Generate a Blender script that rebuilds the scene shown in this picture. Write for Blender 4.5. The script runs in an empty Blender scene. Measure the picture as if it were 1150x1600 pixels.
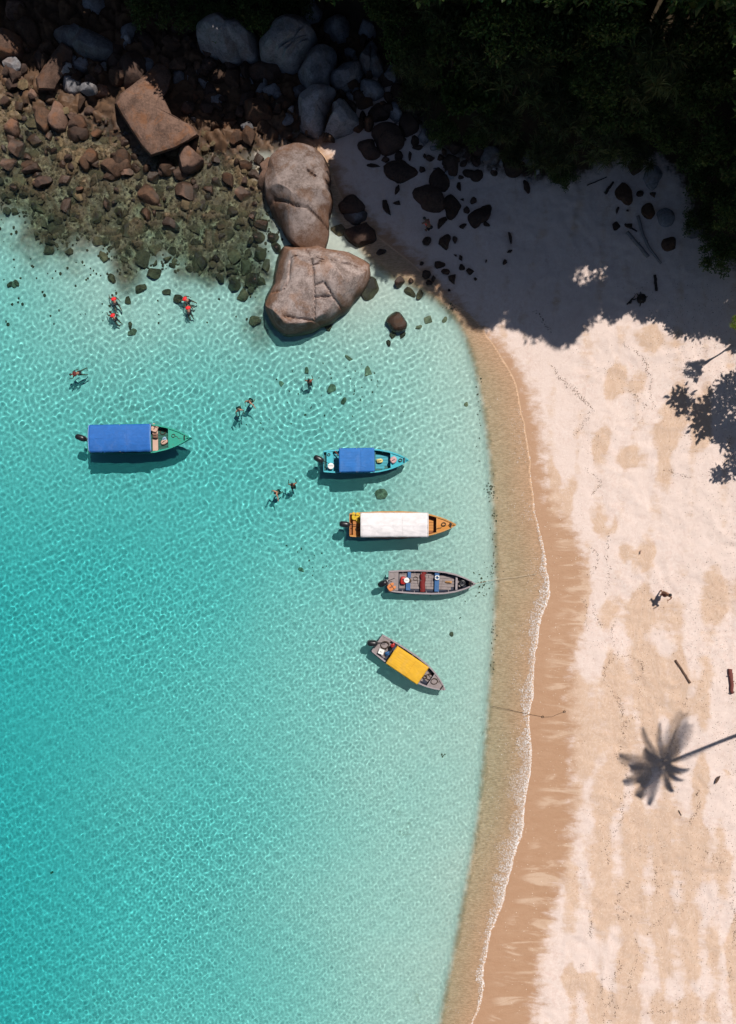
import bpy, bmesh, math, random
import numpy as np
from mathutils import Vector, Matrix, noise as mnoise

R = math.radians
sc = bpy.context.scene
COL = sc.collection

# ------------------------------------------------------------------ camera, sky, sun, exposure
CAM_H = 55.0                      # drone height above the water
S = 23.0                          # photograph pixels per metre at water level
camd = bpy.data.cameras.new('camera')
cam = bpy.data.objects.new('camera', camd)
COL.objects.link(cam)
sc.camera = cam
cam.location = (0, 0, CAM_H)
camd.sensor_fit = 'VERTICAL'
camd.angle = 2 * math.atan(800 / S / CAM_H)
camd.clip_end = 3000

SUN_EL = R(60)
SUN_AZ = Vector((0.52, 0.855, 0)).normalized()      # horizontal direction towards the sun
world = bpy.data.worlds.new('World')
sc.world = world
world.use_nodes = True
wn = world.node_tree.nodes
sky = wn.new('ShaderNodeTexSky')
sky.sky_type = 'NISHITA'
sky.sun_disc = False
sky.air_density = 1.0
sky.dust_density = 0.8
sky.ozone_density = 1.4
sky.sun_elevation = SUN_EL
sky.sun_rotation = math.atan2(SUN_AZ.x, SUN_AZ.y)
world.node_tree.links.new(sky.outputs[0], wn['Background'].inputs[0])
wn['Background'].inputs[1].default_value = 0.05

sund = bpy.data.lights.new('sun', 'SUN')
sun = bpy.data.objects.new('sun', sund)
COL.objects.link(sun)
sund.energy = 5.0
sund.angle = R(0.55)
sund.color = (1.0, 0.955, 0.89)
SUN_DIR = Vector((SUN_AZ.x * math.cos(SUN_EL), SUN_AZ.y * math.cos(SUN_EL), math.sin(SUN_EL)))
sun.rotation_euler = (-SUN_DIR).to_track_quat('-Z', 'Y').to_euler()
sund.cycles.is_caustics_light = True               # real refraction of the sun through the waves

sc.view_settings.view_transform = 'Standard'
sc.view_settings.look = 'None'
sc.view_settings.exposure = 0.0
sc.view_settings.gamma = 1.0
sc.cycles.max_bounces = 5
sc.cycles.diffuse_bounces = 2
sc.cycles.transmission_bounces = 4
sc.cycles.use_adaptive_sampling = True
sc.cycles.adaptive_threshold = 0.03
sc.cycles.transparent_max_bounces = 6
sc.cycles.sample_clamp_indirect = 3.0

rnd = random.Random(7)
nrg = np.random.default_rng(11)


# ------------------------------------------------------------------ helpers
def P(px, py, z=0.0):
    """Photograph pixel -> world point at height z (the camera looks straight down)."""
    k = (CAM_H - z) / CAM_H / S
    return Vector(((px - 575) * k, (800 - py) * k, z))


def tag(o, label=None, cat=None, group=None, kind=None):
    if label: o['label'] = label
    if cat: o['category'] = cat
    if group: o['group'] = group
    if kind: o['kind'] = kind
    return o


def link(o, parent=None):
    COL.objects.link(o)
    if parent is not None:
        o.parent = parent
    return o


def empty(name, loc=(0, 0, 0), rz=0.0):
    o = bpy.data.objects.new(name, None)
    o.empty_display_size = 0.2
    o.location = loc
    o.rotation_euler = (0, 0, rz)
    return link(o)


class MB:
    """Collects shapes; build() links them as one mesh object."""
    def __init__(self):
        self.v = []
        self.f = []

    def add(self, vs, fs):
        b = len(self.v)
        self.v += [tuple(p) for p in vs]
        self.f += [tuple(i + b for i in f) for f in fs]
        return self

    def box(self, c, s, rz=0.0, taper=1.0, rx=0.0, ry=0.0):
        m = Matrix.Rotation(rz, 3, 'Z') @ Matrix.Rotation(ry, 3, 'Y') @ Matrix.Rotation(rx, 3, 'X')
        vs = []
        for z in (-.5, .5):
            t = taper if z > 0 else 1.0
            for x, y in ((-.5, -.5), (.5, -.5), (.5, .5), (-.5, .5)):
                vs.append(Vector(c) + m @ Vector((x * s[0] * t, y * s[1] * t, z * s[2])))
        return self.add(vs, [(3, 2, 1, 0), (4, 5, 6, 7), (0, 1, 5, 4), (1, 2, 6, 5), (2, 3, 7, 6), (3, 0, 4, 7)])

    def tube(self, pts, rad, n=8, closed=False, caps=True):
        pts = [Vector(p) for p in pts]
        k = len(pts)
        rads = rad if isinstance(rad, (list, tuple)) else [rad] * k
        rings = []
        up = Vector((0, 0, 1))
        for i, p in enumerate(pts):
            if closed:
                d = pts[(i + 1) % k] - pts[i - 1]
            else:
                d = pts[min(i + 1, k - 1)] - pts[max(i - 1, 0)]
            d = d.normalized() if d.length > 1e-9 else Vector((0, 0, 1))
            a = d.cross(up)
            if a.length < 1e-3:
                a = d.cross(Vector((1, 0, 0)))
            a.normalize()
            b = d.cross(a)
            rings.append([p + (a * math.cos(2 * math.pi * j / n) + b * math.sin(2 * math.pi * j / n)) * rads[i] for j in range(n)])
        vs = [q for r in rings for q in r]
        fs = []
        for i in range(k if closed else k - 1):
            i2 = (i + 1) % k
            for j in range(n):
                j2 = (j + 1) % n
                fs.append((i * n + j, i * n + j2, i2 * n + j2, i2 * n + j))
        if caps and not closed:
            fs.append(tuple(range(n - 1, -1, -1)))
            fs.append(tuple((k - 1) * n + j for j in range(n)))
        return self.add(vs, fs)

    def blob(self, c, s, rz=0.0, sub=2, pw=1.0, rot=None):
        """superellipsoid; pw < 1 gives a rounded box"""
        bm = bmesh.new()
        bmesh.ops.create_icosphere(bm, subdivisions=sub, radius=1)
        m = rot if rot is not None else Matrix.Rotation(rz, 3, 'Z')
        vs = []
        for v in bm.verts:
            u = Vector([math.copysign(abs(q) ** pw, q) for q in v.co])
            vs.append(Vector(c) + m @ Vector((u.x * s[0], u.y * s[1], u.z * s[2])))
        fs = [tuple(q.index for q in f.verts) for f in bm.faces]
        bm.free()
        return self.add(vs, fs)

    def lathe(self, c, prof, n=14, rot=None):
        vs = []
        for r, z in prof:
            for j in range(n):
                a = 2 * math.pi * j / n
                q = Vector((r * math.cos(a), r * math.sin(a), z))
                vs.append(Vector(c) + (rot @ q if rot is not None else q))
        fs = []
        for i in range(len(prof) - 1):
            for j in range(n):
                j2 = (j + 1) % n
                fs.append((i * n + j, i * n + j2, (i + 1) * n + j2, (i + 1) * n + j))
        return self.add(vs, fs)

    def mesh(self, name):
        me = bpy.data.meshes.new(name)
        me.from_pydata(self.v, [], self.f)
        me.update()
        return me

    def build(self, name, mat, parent=None, smooth=False, bevel=0.0):
        me = self.mesh(name)
        me.materials.append(mat)
        if smooth:
            me.polygons.foreach_set('use_smooth', np.ones(len(me.polygons), bool))
        o = bpy.data.objects.new(name, me)
        if bevel:
            b = o.modifiers.new('bevel', 'BEVEL')
            b.width = bevel
            b.segments = 2
            b.limit_method = 'ANGLE'
        return link(o, parent)


def copy_tree(o, parent=None):
    c = o.copy()
    COL.objects.link(c)
    c.parent = parent
    for ch in list(o.children):
        copy_tree(ch, c)
    return c


def np_mesh(name, V, F, smooth=True):
    me = bpy.data.meshes.new(name)
    V = np.asarray(V, np.float32)
    F = np.asarray(F, np.int32)
    k = F.shape[1]
    me.vertices.add(len(V))
    me.vertices.foreach_set('co', V.ravel())
    me.loops.add(F.size)
    me.loops.foreach_set('vertex_index', F.ravel())
    me.polygons.add(len(F))
    me.polygons.foreach_set('loop_start', np.arange(len(F), dtype=np.int32) * k)
    me.polygons.foreach_set('use_smooth', np.full(len(F), smooth))
    me.update(calc_edges=True)
    return me


# 2-D value noise in numpy
_PERM = np.random.default_rng(5).random((256, 256))


def vnoise(x, y):
    xi = np.floor(x).astype(int)
    yi = np.floor(y).astype(int)
    fx = x - xi
    fy = y - yi
    fx = fx * fx * (3 - 2 * fx)
    fy = fy * fy * (3 - 2 * fy)
    g = lambda a, b: _PERM[a & 255, b & 255]
    return (g(xi, yi) * (1 - fx) + g(xi + 1, yi) * fx) * (1 - fy) + (g(xi, yi + 1) * (1 - fx) + g(xi + 1, yi + 1) * fx) * fy


def fbm(x, y, o=4):
    s = 0
    a = .5
    for i in range(o):
        s = s + a * vnoise(x + 17.3 * i, y - 9.1 * i)
        x = x * 2.03
        y = y * 2.03
        a *= .5
    return s / (1 - .5 ** o)


def sstep(a, b, x):
    t = np.clip((x - a) / (b - a), 0, 1)
    return t * t * (3 - 2 * t)


def dist_line(X, Y, pts):
    D = np.full(X.shape, 1e9)
    for (ax, ay), (bx, by) in zip(pts[:-1], pts[1:]):
        dx, dy = bx - ax, by - ay
        t = np.clip(((X - ax) * dx + (Y - ay) * dy) / (dx * dx + dy * dy + 1e-12), 0, 1)
        D = np.minimum(D, np.hypot(X - ax - t * dx, Y - ay - t * dy))
    return D


def inside(X, Y, poly):
    c = np.zeros(np.shape(X), bool)
    n = len(poly)
    for i in range(n):
        ax, ay = poly[i]
        bx, by = poly[(i + 1) % n]
        if ay == by:
            continue
        m = ((ay > Y) != (by > Y)) & (X < (bx - ax) * (Y - ay) / (by - ay) + ax)
        c ^= m
    return c


def smooth_line(pts, it=1):
    for _ in range(it):
        q = [pts[0]]
        for a, b in zip(pts[:-1], pts[1:]):
            q.append((a[0] * .75 + b[0] * .25, a[1] * .75 + b[1] * .25))
            q.append((a[0] * .25 + b[0] * .75, a[1] * .25 + b[1] * .75))
        q.append(pts[-1])
        pts = q
    return pts


def W2(pts):
    return [((x - 575) / S, (800 - y) / S) for x, y in pts]


def sdist(X, Y, line, poly):
    """signed distance to line, positive inside poly"""
    D = dist_line(X, Y, line)
    return np.where(inside(X, Y, poly), D, -D)


# ------------------------------------------------------------------ node material helpers
def new_mat(name):
    m = bpy.data.materials.new(name)
    m.use_nodes = True
    nt = m.node_tree
    return m, nt, nt.nodes['Principled BSDF']


def N(nt, kind, **kw):
    n = nt.nodes.new('ShaderNode' + kind)
    for k, v in kw.items():
        if k.startswith('i_'):
            n.inputs[k[2:].replace('_', ' ')].default_value = v
        else:
            setattr(n, k, v)
    return n


def L(nt, a, b):
    nt.links.new(a, b)


def col4(c):
    return (c[0], c[1], c[2], 1)


def MIX(nt, fac, a, b, mode='MIX'):
    n = nt.nodes.new('ShaderNodeMix')
    n.data_type = 'RGBA'
    n.blend_type = mode
    for sock, v in ((n.inputs[0], fac), (n.inputs[6], a), (n.inputs[7], b)):
        if hasattr(v, 'links'):
            L(nt, v, sock)
        elif isinstance(v, (int, float)):
            sock.default_value = v
        else:
            sock.default_value = col4(v)
    return n.outputs[2]


def MATH(nt, op, a, b=None, c=None, clamp=False):
    n = nt.nodes.new('ShaderNodeMath')
    n.operation = op
    n.use_clamp = clamp
    for i, v in enumerate((a, b, c)):
        if v is None:
            continue
        if hasattr(v, 'links'):
            L(nt, v, n.inputs[i])
        else:
            n.inputs[i].default_value = v
    return n.outputs[0]


def RANGE(nt, v, a, b, c=0.0, d=1.0, smooth=True):
    n = nt.nodes.new('ShaderNodeMapRange')
    n.interpolation_type = 'SMOOTHSTEP' if smooth else 'LINEAR'
    L(nt, v, n.inputs[0])
    n.inputs[1].default_value = a
    n.inputs[2].default_value = b
    n.inputs[3].default_value = c
    n.inputs[4].default_value = d
    return n.outputs[0]


def NOISE(nt, vec, scale, detail=4, rough=.55, dist=0.0):
    n = nt.nodes.new('ShaderNodeTexNoise')
    n.inputs['Scale'].default_value = scale
    n.inputs['Detail'].default_value = detail
    n.inputs['Roughness'].default_value = rough
    n.inputs['Distortion'].default_value = dist
    if vec is not None:
        L(nt, vec, n.inputs['Vector'])
    return n.outputs[0]


def POSITION(nt):
    return nt.nodes.new('ShaderNodeNewGeometry').outputs['Position']


def SCALED(nt, vec, s, rz=0.0, loc=(0, 0, 0)):
    n = nt.nodes.new('ShaderNodeMapping')
    n.inputs['Scale'].default_value = s
    n.inputs['Rotation'].default_value = (0, 0, rz)
    n.inputs['Location'].default_value = loc
    L(nt, vec, n.inputs[0])
    return n.outputs[0]


def ATTR(nt, name):
    n = nt.nodes.new('ShaderNodeAttribute')
    n.attribute_name = name
    return n.outputs['Fac']


def BUMP(nt, h, bs, strength=.3, dist=.05):
    b = nt.nodes.new('ShaderNodeBump')
    b.inputs['Strength'].default_value = strength
    b.inputs['Distance'].default_value = dist
    L(nt, h, b.inputs['Height'])
    L(nt, b.outputs[0], bs.inputs['Normal'])


def simple(name, c, rough=.6, var=.25, scale=9.0, metal=0.0, bump=0.0, dirt=None):
    """plain paint, cloth, wood ... with uneven tone and wear"""
    m, nt, bs = new_mat(name)
    tc = nt.nodes.new('ShaderNodeTexCoord').outputs['Object']
    n1 = NOISE(nt, tc, scale, 5, .6)
    lo = tuple(q * (1 - var) for q in c)
    hi = tuple(min(1, q * (1 + var * .6)) for q in c)
    colr = MIX(nt, n1, lo, hi)
    if dirt is not None:
        n2 = RANGE(nt, NOISE(nt, tc, scale * .45, 6, .7), .56, .7)
        colr = MIX(nt, MATH(nt, 'MULTIPLY', n2, .6), colr, dirt)
    L(nt, colr, bs.inputs['Base Color'])
    bs.inputs['Roughness'].default_value = rough
    bs.inputs['Metallic'].default_value = metal
    if bump:
        BUMP(nt, n1, bs, bump, .02)
    return m


# ------------------------------------------------------------------ ground: sea floor, beach and hillside in one sheet
FOAM = [(700, 1900), (722, 1680), (738, 1600), (750, 1570), (756, 1545), (754, 1520), (760, 1490), (768, 1462), (781, 1425), (795, 1385), (800, 1350), (808, 1322),
        (819, 1292), (823, 1240), (828, 1200), (832, 1160), (829, 1120), (832, 1080), (838, 1040), (840, 1000), (845, 965),
        (855, 942), (860, 918), (858, 885), (851, 845), (840, 800), (834, 750), (829, 700), (821, 650), (806, 600),
        (788, 560), (764, 525), (735, 495), (700, 468), (655, 420), (610, 385), (560, 345), (528, 300), (515, 255), (485, 215),
        (400, 212), (300, 222), (200, 208), (125, 172), (60, 142), (0, 112), (-120, 70), (-500, -60), (-4000, -700)]
STEP = [(640, 1900), (688, 1605), (705, 1520), (720, 1440), (733, 1370), (748, 1290), (760, 1170), (767, 1080), (773, 990), (777, 900),
        (773, 800), (768, 720), (759, 645), (746, 580), (733, 535), (716, 500), (692, 474), (655, 450), (600, 425), (560, 385), (530, 350), (508, 300), (500, 255), (478, 235),
        (400, 232), (300, 240), (200, 226), (125, 190), (60, 160), (0, 130), (-120, 88), (-500, -42), (-4000, -680)]
DRY = [(800, 1900), (835, 1600), (842, 1550), (848, 1500), (858, 1450), (870, 1400), (886, 1350), (894, 1300), (897, 1200), (900, 1150), (892, 1100),
       (896, 1050), (905, 1000), (912, 950), (915, 900), (906, 850), (880, 810), (856, 770), (848, 700), (842, 650), (826, 600), (805, 560), (775, 525),
       (745, 500), (715, 470), (668, 415), (622, 375), (575, 335), (540, 290), (520, 240), (490, 200), (400, 195), (300, 205), (200, 190), (125, 155), (60, 125), (0, 95), (-500, -80), (-4000, -720)]
HILL = [(-900, -180), (-100, 20), (150, 5), (330, 30), (520, 40), (590, 100), (640, 200), (700, 255), (800, 285), (880, 300), (950, 265), (1040, 265),
        (1070, 380), (1150, 450), (1260, 480), (1500, 420), (4000, 200)]


def lobes(pts, st=.35):
    out = []
    for a, b in zip(pts[:-1], pts[1:]):
        ln_ = math.hypot(b[0] - a[0], b[1] - a[1])
        k = max(1, int(ln_ / st)) if -37 < a[1] < 14 and a[0] > 0 else 1
        for i in range(k):
            t = i / k
            x, y = a[0] + (b[0] - a[0]) * t, a[1] + (b[1] - a[1]) * t
            if k > 1:
                n1 = abs(float(vnoise(np.array([y * .42 + 3.3]), np.array([1.5]))[0]) - .5) * 2
                n2 = float(vnoise(np.array([y * 1.5]), np.array([7.5]))[0]) - .5
                n3 = abs(float(vnoise(np.array([y * 2.6 + 9]), np.array([3.5]))[0]) - .5)
                x += .42 * (n1 - .5) + .12 * n2 - .16 * (n3 - .25)
            out.append((x, y))
    return out + [pts[-1]]


FOAMw = lobes(smooth_line(W2(FOAM)))
STEPw = smooth_line(W2(STEP))
DRYw = smooth_line(W2(DRY))
HILLw = smooth_line(W2(HILL))
LANDPOLY = FOAMw + [(-400, 400), (500, 400), (500, -400), (FOAMw[0][0], -400)]
STEPPOLY = STEPw + [(-400, 400), (500, 400), (500, -400), (STEPw[0][0], -400)]
DRYPOLY = DRYw + [(-400, 400), (500, 400), (500, -400), (DRYw[0][0], -400)]
HILLPOLY = HILLw + [(500, 400), (-400, 400)]
SHORE = W2([(-400, -120), (200, -60), (560, -20), (590, 60), (592, 120), (565, 165), (520, 212), (470, 235), (400, 245), (300, 250), (200, 240), (120, 200), (0, 145), (-400, 20)])
ROCKY = W2([(-300, 100), (-60, 330), (20, 350), (60, 400), (150, 385), (190, 440), (250, 400), (310, 430), (360, 440), (410, 505), (425, 400), (420, 250), (300, 190), (0, 60)])


def blocks(X, Y, cell, seed):
    """broken rock: each cell of a jittered grid is a tilted block with its own height; returns height, tone"""
    rg = np.random.default_rng(seed)
    jx, jy, hh, tx, ty = (rg.random((64, 64)) for _ in range(5))
    u, v = X / cell, Y / cell
    iu, iv = np.floor(u).astype(int), np.floor(v).astype(int)
    b1 = np.full(X.shape, 9.0)
    b2 = np.full(X.shape, 9.0)
    H = np.zeros(X.shape)
    for du in (-1, 0, 1):
        for dv in (-1, 0, 1):
            a_, b_ = (iu + du) & 63, (iv + dv) & 63
            ex, ey = u - iu - du - jx[a_, b_], v - iv - dv - jy[a_, b_]
            d = np.abs(ex) * .45 + np.abs(ey) * .45 + .6 * np.hypot(ex, ey)
            h = hh[a_, b_] + .55 * ((tx[a_, b_] - .5) * ex + (ty[a_, b_] - .5) * ey)
            near = d < b1
            b2 = np.where(near, b1, np.minimum(b2, d))
            H = np.where(near, h, H)
            b1 = np.where(near, d, b1)
    return H * sstep(.0, .22, b2 - b1), np.where(b2 - b1 > .04, H, 0)


def ground_fields(X, Y):
    land = sdist(X, Y, FOAMw, LANDPOLY)
    step = sdist(X, Y, STEPw, STEPPOLY)
    dh = sdist(X, Y, HILLw, HILLPOLY)
    rocky = sdist(X, Y, ROCKY + [ROCKY[0]], ROCKY)
    d = -land
    # sea floor
    depth_rock = .08 * sstep(0, .3, d) + .05 * d + .06 * np.maximum(0, d - 4)
    s = np.maximum(0, -step)
    depth_sand = np.where(step > 0, .035 * sstep(0, .15, d) + .24 * sstep(0, 2.6, d) + .02 * np.minimum(d, 1), .27 + .26 * sstep(0, .5, s) + .055 * s + .03 * np.maximum(0, s - 6))
    w = sstep(3.5, 8.5, Y - .12 * X - 6)             # rocky north, sandy south
    wr = w * sstep(6, -3, X)
    depth = depth_sand * (1 - wr) + np.minimum(depth_rock, depth_sand + .5) * wr
    depth = np.minimum(depth, 5.0)
    depth = depth + sstep(.3, 3, d) * (.22 * (fbm(X * .16, Y * .16, 3) - .5) + .9 * sstep(5, 14, d) * (fbm(X * .07 + 4, Y * .07, 2) - .5) + .05 * (fbm(X * 1.3, Y * 1.3, 2) - .5))
    rk = sstep(-1.5, 1.6, rocky + 3.4 * (fbm(X * .55, Y * .55, 4) - .5))
    depth = depth + rk * .34 * (fbm(X * 1.6, Y * 1.6, 4) - .55) * sstep(.2, 1.0, d)
    # land
    z = .075 * land + .25 * sstep(6, 14, land)
    rw = fbm(X * .8 + 2.2 * fbm(X * .35, Y * .35, 2), Y * .55 + 2.2 * fbm(X * .3 + 9, Y * .3, 2), 3)
    z = z + sstep(2.5, 5, land) * (.055 * (1 - np.abs(2 * rw - 1) * 2.2) + .05 * (fbm(X * 3.1, Y * 3.1, 2) - .5))
    z = z + sstep(2, 5, land) * (.16 * (fbm(X * .33, Y * .33, 3) - .5) + .05 * (fbm(X * 1.7, Y * 1.7, 3) - .5))
    z = np.minimum(z, 2.2) + .45 * np.maximum(0, dh) * sstep(0, 3, dh) + sstep(0, 3, dh) * .8 * (fbm(X * .3, Y * .3, 3) - .5)
    z = np.minimum(z, 60)
    Z = np.where(land > 0, z, -np.maximum(depth, .0))
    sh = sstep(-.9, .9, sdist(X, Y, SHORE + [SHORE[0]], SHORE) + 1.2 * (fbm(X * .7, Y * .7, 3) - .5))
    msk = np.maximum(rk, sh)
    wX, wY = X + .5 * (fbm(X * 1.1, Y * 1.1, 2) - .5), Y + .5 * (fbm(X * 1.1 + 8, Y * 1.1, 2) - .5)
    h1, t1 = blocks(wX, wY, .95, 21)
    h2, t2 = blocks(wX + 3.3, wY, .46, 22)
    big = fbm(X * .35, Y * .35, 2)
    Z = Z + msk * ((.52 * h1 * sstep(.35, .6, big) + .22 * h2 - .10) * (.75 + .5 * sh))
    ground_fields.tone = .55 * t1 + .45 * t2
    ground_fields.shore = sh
    return Z, land, step, dh, rk


def axis(lo, hi, st, far):
    a = np.arange(lo, hi + st * .5, st)
    out = [1.0]
    ext = []
    g = st
    p = 0
    while p < far:
        g *= 1.35
        p += g
        ext.append(p)
    ext = np.array(ext)
    return np.concatenate([(lo - ext)[::-1], a, hi + ext])


gx = axis(-27, 27, .135, 420)
gy = axis(-36.5, 36.5, .135, 420)
GX, GY = np.meshgrid(gx, gy)
GZ, G_land, G_step, G_hill, G_rock = ground_fields(GX, GY)
G_tone = ground_fields.tone
G_shore = ground_fields.shore
G_dry = sdist(GX, GY, DRYw, DRYPOLY)


def grid_faces(nx, ny):
    i = np.arange(nx * ny).reshape(ny, nx)
    return np.stack([i[:-1, :-1], i[:-1, 1:], i[1:, 1:], i[1:, :-1]], -1).reshape(-1, 4)


def ground_z(x, y):
    i = int(np.clip(np.searchsorted(gx, x) - 1, 0, len(gx) - 2))
    j = int(np.clip(np.searchsorted(gy, y) - 1, 0, len(gy) - 2))
    u = (x - gx[i]) / (gx[i + 1] - gx[i])
    v = (y - gy[j]) / (gy[j + 1] - gy[j])
    u = min(1, max(0, u)); v = min(1, max(0, v))
    return float((GZ[j, i] * (1 - u) + GZ[j, i + 1] * u) * (1 - v) + (GZ[j + 1, i] * (1 - u) + GZ[j + 1, i + 1] * u) * v)


def PG(px, py, dz=0.0):
    """pixel -> point on the ground (a few steps of fixed-point iteration)"""
    z = 0
    for _ in range(6):
        q = P(px, py, z)
        z = ground_z(q.x, q.y) + dz
    return P(px, py, z)


DAMP = [(960, 600, 34, 20), (985, 715, 22, 20), (872, 800, 20, 50), (935, 700, 16, 26), (1000, 960, 55, 32), (1015, 1065, 75, 50), (965, 1150, 70, 50), (1050, 1100, 40, 26),
        (945, 1225, 42, 55), (1005, 1285, 62, 45), (925, 1330, 40, 55), (1010, 1345, 60, 45), (1062, 1310, 46, 55), (955, 1400, 52, 48), (1015, 1425, 60, 50),
        (980, 1490, 34, 55), (1065, 1475, 40, 40), (900, 1535, 24, 22), (960, 1565, 50, 34), (1105, 1345, 30, 30), (1132, 1480, 22, 80), (1078, 660, 32, 46),
        (1030, 700, 18, 50), (1010, 532, 42, 20), (900, 925, 16, 60), (1120, 930, 28, 40), (905, 1100, 40, 50), (1050, 1560, 60, 26), (920, 1190, 30, 46), (1085, 1220, 20, 40),
        (990, 870, 18, 26), (940, 820, 14, 30), (860, 740, 10, 40), (1000, 1190, 50, 40)]


def damp_field(X, Y):
    wx_ = X + 1.5 * (fbm(X * .55 + 3, Y * .55, 3) - .5) + .5 * (fbm(X * 2.1, Y * 2.1 + 9, 3) - .5)
    wy_ = Y + 1.7 * (fbm(X * .5 - 7, Y * .5 + 4, 3) - .5) + .35 * (fbm(X * 1.4 + 40, Y * 3.5, 3) - .5)
    f = np.zeros_like(X)
    for px, py, rx, ry in DAMP:
        cx, cy = (px - 575) / S, (800 - py) / S
        e = np.hypot((wx_ - cx) / (rx / S), (wy_ - cy) / (ry / S))
        f = np.maximum(f, np.clip(1.55 - e, 0, 1))
    return f


gme = np_mesh('ground', np.stack([GX, GY, GZ], -1).reshape(-1, 3), grid_faces(len(gx), len(gy)))
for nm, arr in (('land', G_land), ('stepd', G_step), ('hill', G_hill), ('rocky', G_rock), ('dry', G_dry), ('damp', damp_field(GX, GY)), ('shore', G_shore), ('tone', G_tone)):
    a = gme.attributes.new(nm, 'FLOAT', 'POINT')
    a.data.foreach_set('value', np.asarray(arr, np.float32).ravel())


def sand_material():
    m, nt, bs = new_mat('sand')
    pos = POSITION(nt)
    land, stepd, hill, rocky, dry = (ATTR(nt, q) for q in ('land', 'stepd', 'hill', 'rocky', 'dry'))
    # dry beach: pale loose sand drifted over tan packed sand
    stri = NOISE(nt, SCALED(nt, pos, (.5, 1.7, 1), .25), 1.0, 7, .62, 1.1)
    mid = NOISE(nt, pos, 1.9, 7, .68, .3)
    big = NOISE(nt, SCALED(nt, pos, (.5, .36, 1), .2), .9, 5, .6, .7)
    s = MATH(nt, 'ADD', ATTR(nt, 'damp'), MATH(nt, 'MULTIPLY', MATH(nt, 'SUBTRACT', stri, .5), 1.25))
    s = MATH(nt, 'ADD', s, MATH(nt, 'MULTIPLY', MATH(nt, 'SUBTRACT', mid, .5), .75))
    s = MATH(nt, 'ADD', s, MATH(nt, 'MULTIPLY', MATH(nt, 'SUBTRACT', big, .5), 1.3))
    wvn = nt.nodes.new('ShaderNodeTexWave')
    wvn.wave_type = 'BANDS'
    wvn.inputs['Scale'].default_value = .17
    wvn.inputs['Distortion'].default_value = 11.0
    wvn.inputs['Detail'].default_value = 5.0
    wvn.inputs['Detail Scale'].default_value = .55
    wvn.inputs['Detail Roughness'].default_value = .62
    L(nt, SCALED(nt, pos, (1.0, .55, 1), .12), wvn.inputs['Vector'])
    flow = wvn.outputs['Fac']
    s = MATH(nt, 'ADD', MATH(nt, 'MULTIPLY', s, .72), MATH(nt, 'MULTIPLY', MATH(nt, 'SUBTRACT', flow, .42), .52))
    pale = RANGE(nt, s, .64, .20, .0, 1.0)
    tan_c = MIX(nt, mid, (.48, .325, .235), (.61, .44, .33))
    pale_c = MIX(nt, stri, (.60, .465, .405), (.70, .57, .515))
    c = MIX(nt, pale, tan_c, pale_c)
    # fine grain and speckle
    # trodden, wind-combed tone: shallow prints and drifts
    foot = NOISE(nt, pos, 4.6, 5, .7, .6)
    tread = RANGE(nt, NOISE(nt, pos, .33, 4, .6, .5), .42, .62, .06, .34)
    c = MIX(nt, tread, c, MIX(nt, RANGE(nt, foot, .3, .7), (.34, .33, .32), (.62, .63, .64)), 'OVERLAY')
    wisp = NOISE(nt, SCALED(nt, pos, (.9, .5, 1), .4), 1.3, 7, .7, 2.2)
    thin = RANGE(nt, MATH(nt, 'ABSOLUTE', MATH(nt, 'SUBTRACT', wisp, .5)), .035, .0)
    c = MIX(nt, MATH(nt, 'MULTIPLY', thin, .22), c, (.74, .62, .54))
    thin2 = RANGE(nt, MATH(nt, 'ABSOLUTE', MATH(nt, 'SUBTRACT', wisp, .57)), .022, .0)
    c = MIX(nt, MATH(nt, 'MULTIPLY', thin2, .22), c, (.40, .26, .18))
    grain = NOISE(nt, pos, 34, 3, .8)
    c = MIX(nt, .55, c, MIX(nt, grain, (.25, .25, .25), (.78, .78, .78)), 'OVERLAY')
    # wet sand strip along the sea, wind-dried pale fingers on it
    edge = MATH(nt, 'ADD', dry, MATH(nt, 'MULTIPLY', MATH(nt, 'SUBTRACT', NOISE(nt, SCALED(nt, pos, (.8, 1.5, 1)), 1.1, 7, .7, .3), .5), 3.4))
    isdry = RANGE(nt, edge, -.7, .6)
    fing = NOISE(nt, SCALED(nt, pos, (.3, 1.5, 1), 0.0, (7, 3, 0)), 1.0, 5, .6, .8)
    fing2 = MATH(nt, 'MULTIPLY', RANGE(nt, fing, .50, .66), RANGE(nt, land, .5, 1.4))
    wet_c = MIX(nt, NOISE(nt, SCALED(nt, pos, (.5, 1.2, 1)), 2.2, 6, .6), (.355, .195, .11), (.43, .265, .165))
    wet_c = MIX(nt, MATH(nt, 'MULTIPLY', fing2, .75), wet_c, (.56, .40, .29))
    wet_c = MIX(nt, .4, wet_c, MIX(nt, grain, (.28, .28, .28), (.74, .74, .74)), 'OVERLAY')
    c = MIX(nt, isdry, wet_c, c)
    # swash: coarse brown sand combed by the water, with wet-sand glints painted in as pale shell specks
    comb = NOISE(nt, SCALED(nt, pos, (2.2, 8.5, 1), -.12), 1.7, 4, .7, .5)
    sw_c = MIX(nt, RANGE(nt, comb, .36, .64), (.48, .30, .18), (.68, .45, .295))
    shell = RANGE(nt, NOISE(nt, pos, 19, 2, .6), .70, .76)  # speck mask: glitter of the wet sand put into the colour
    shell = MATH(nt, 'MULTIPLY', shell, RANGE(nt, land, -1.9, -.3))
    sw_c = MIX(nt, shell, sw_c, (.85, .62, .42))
    insw = RANGE(nt, MATH(nt, 'ADD', land, MATH(nt, 'MULTIPLY', MATH(nt, 'SUBTRACT', comb, .5), .12)), -.02, .05)
    c = MIX(nt, insw, sw_c, c)
    # white sea floor outside the step
    bed = MIX(nt, NOISE(nt, pos, .8, 5, .6), (.62, .605, .53), (.745, .72, .635))
    weed = MATH(nt, 'MULTIPLY', RANGE(nt, NOISE(nt, pos, .55, 6, .65, .5), .66, .74), .45)
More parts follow.
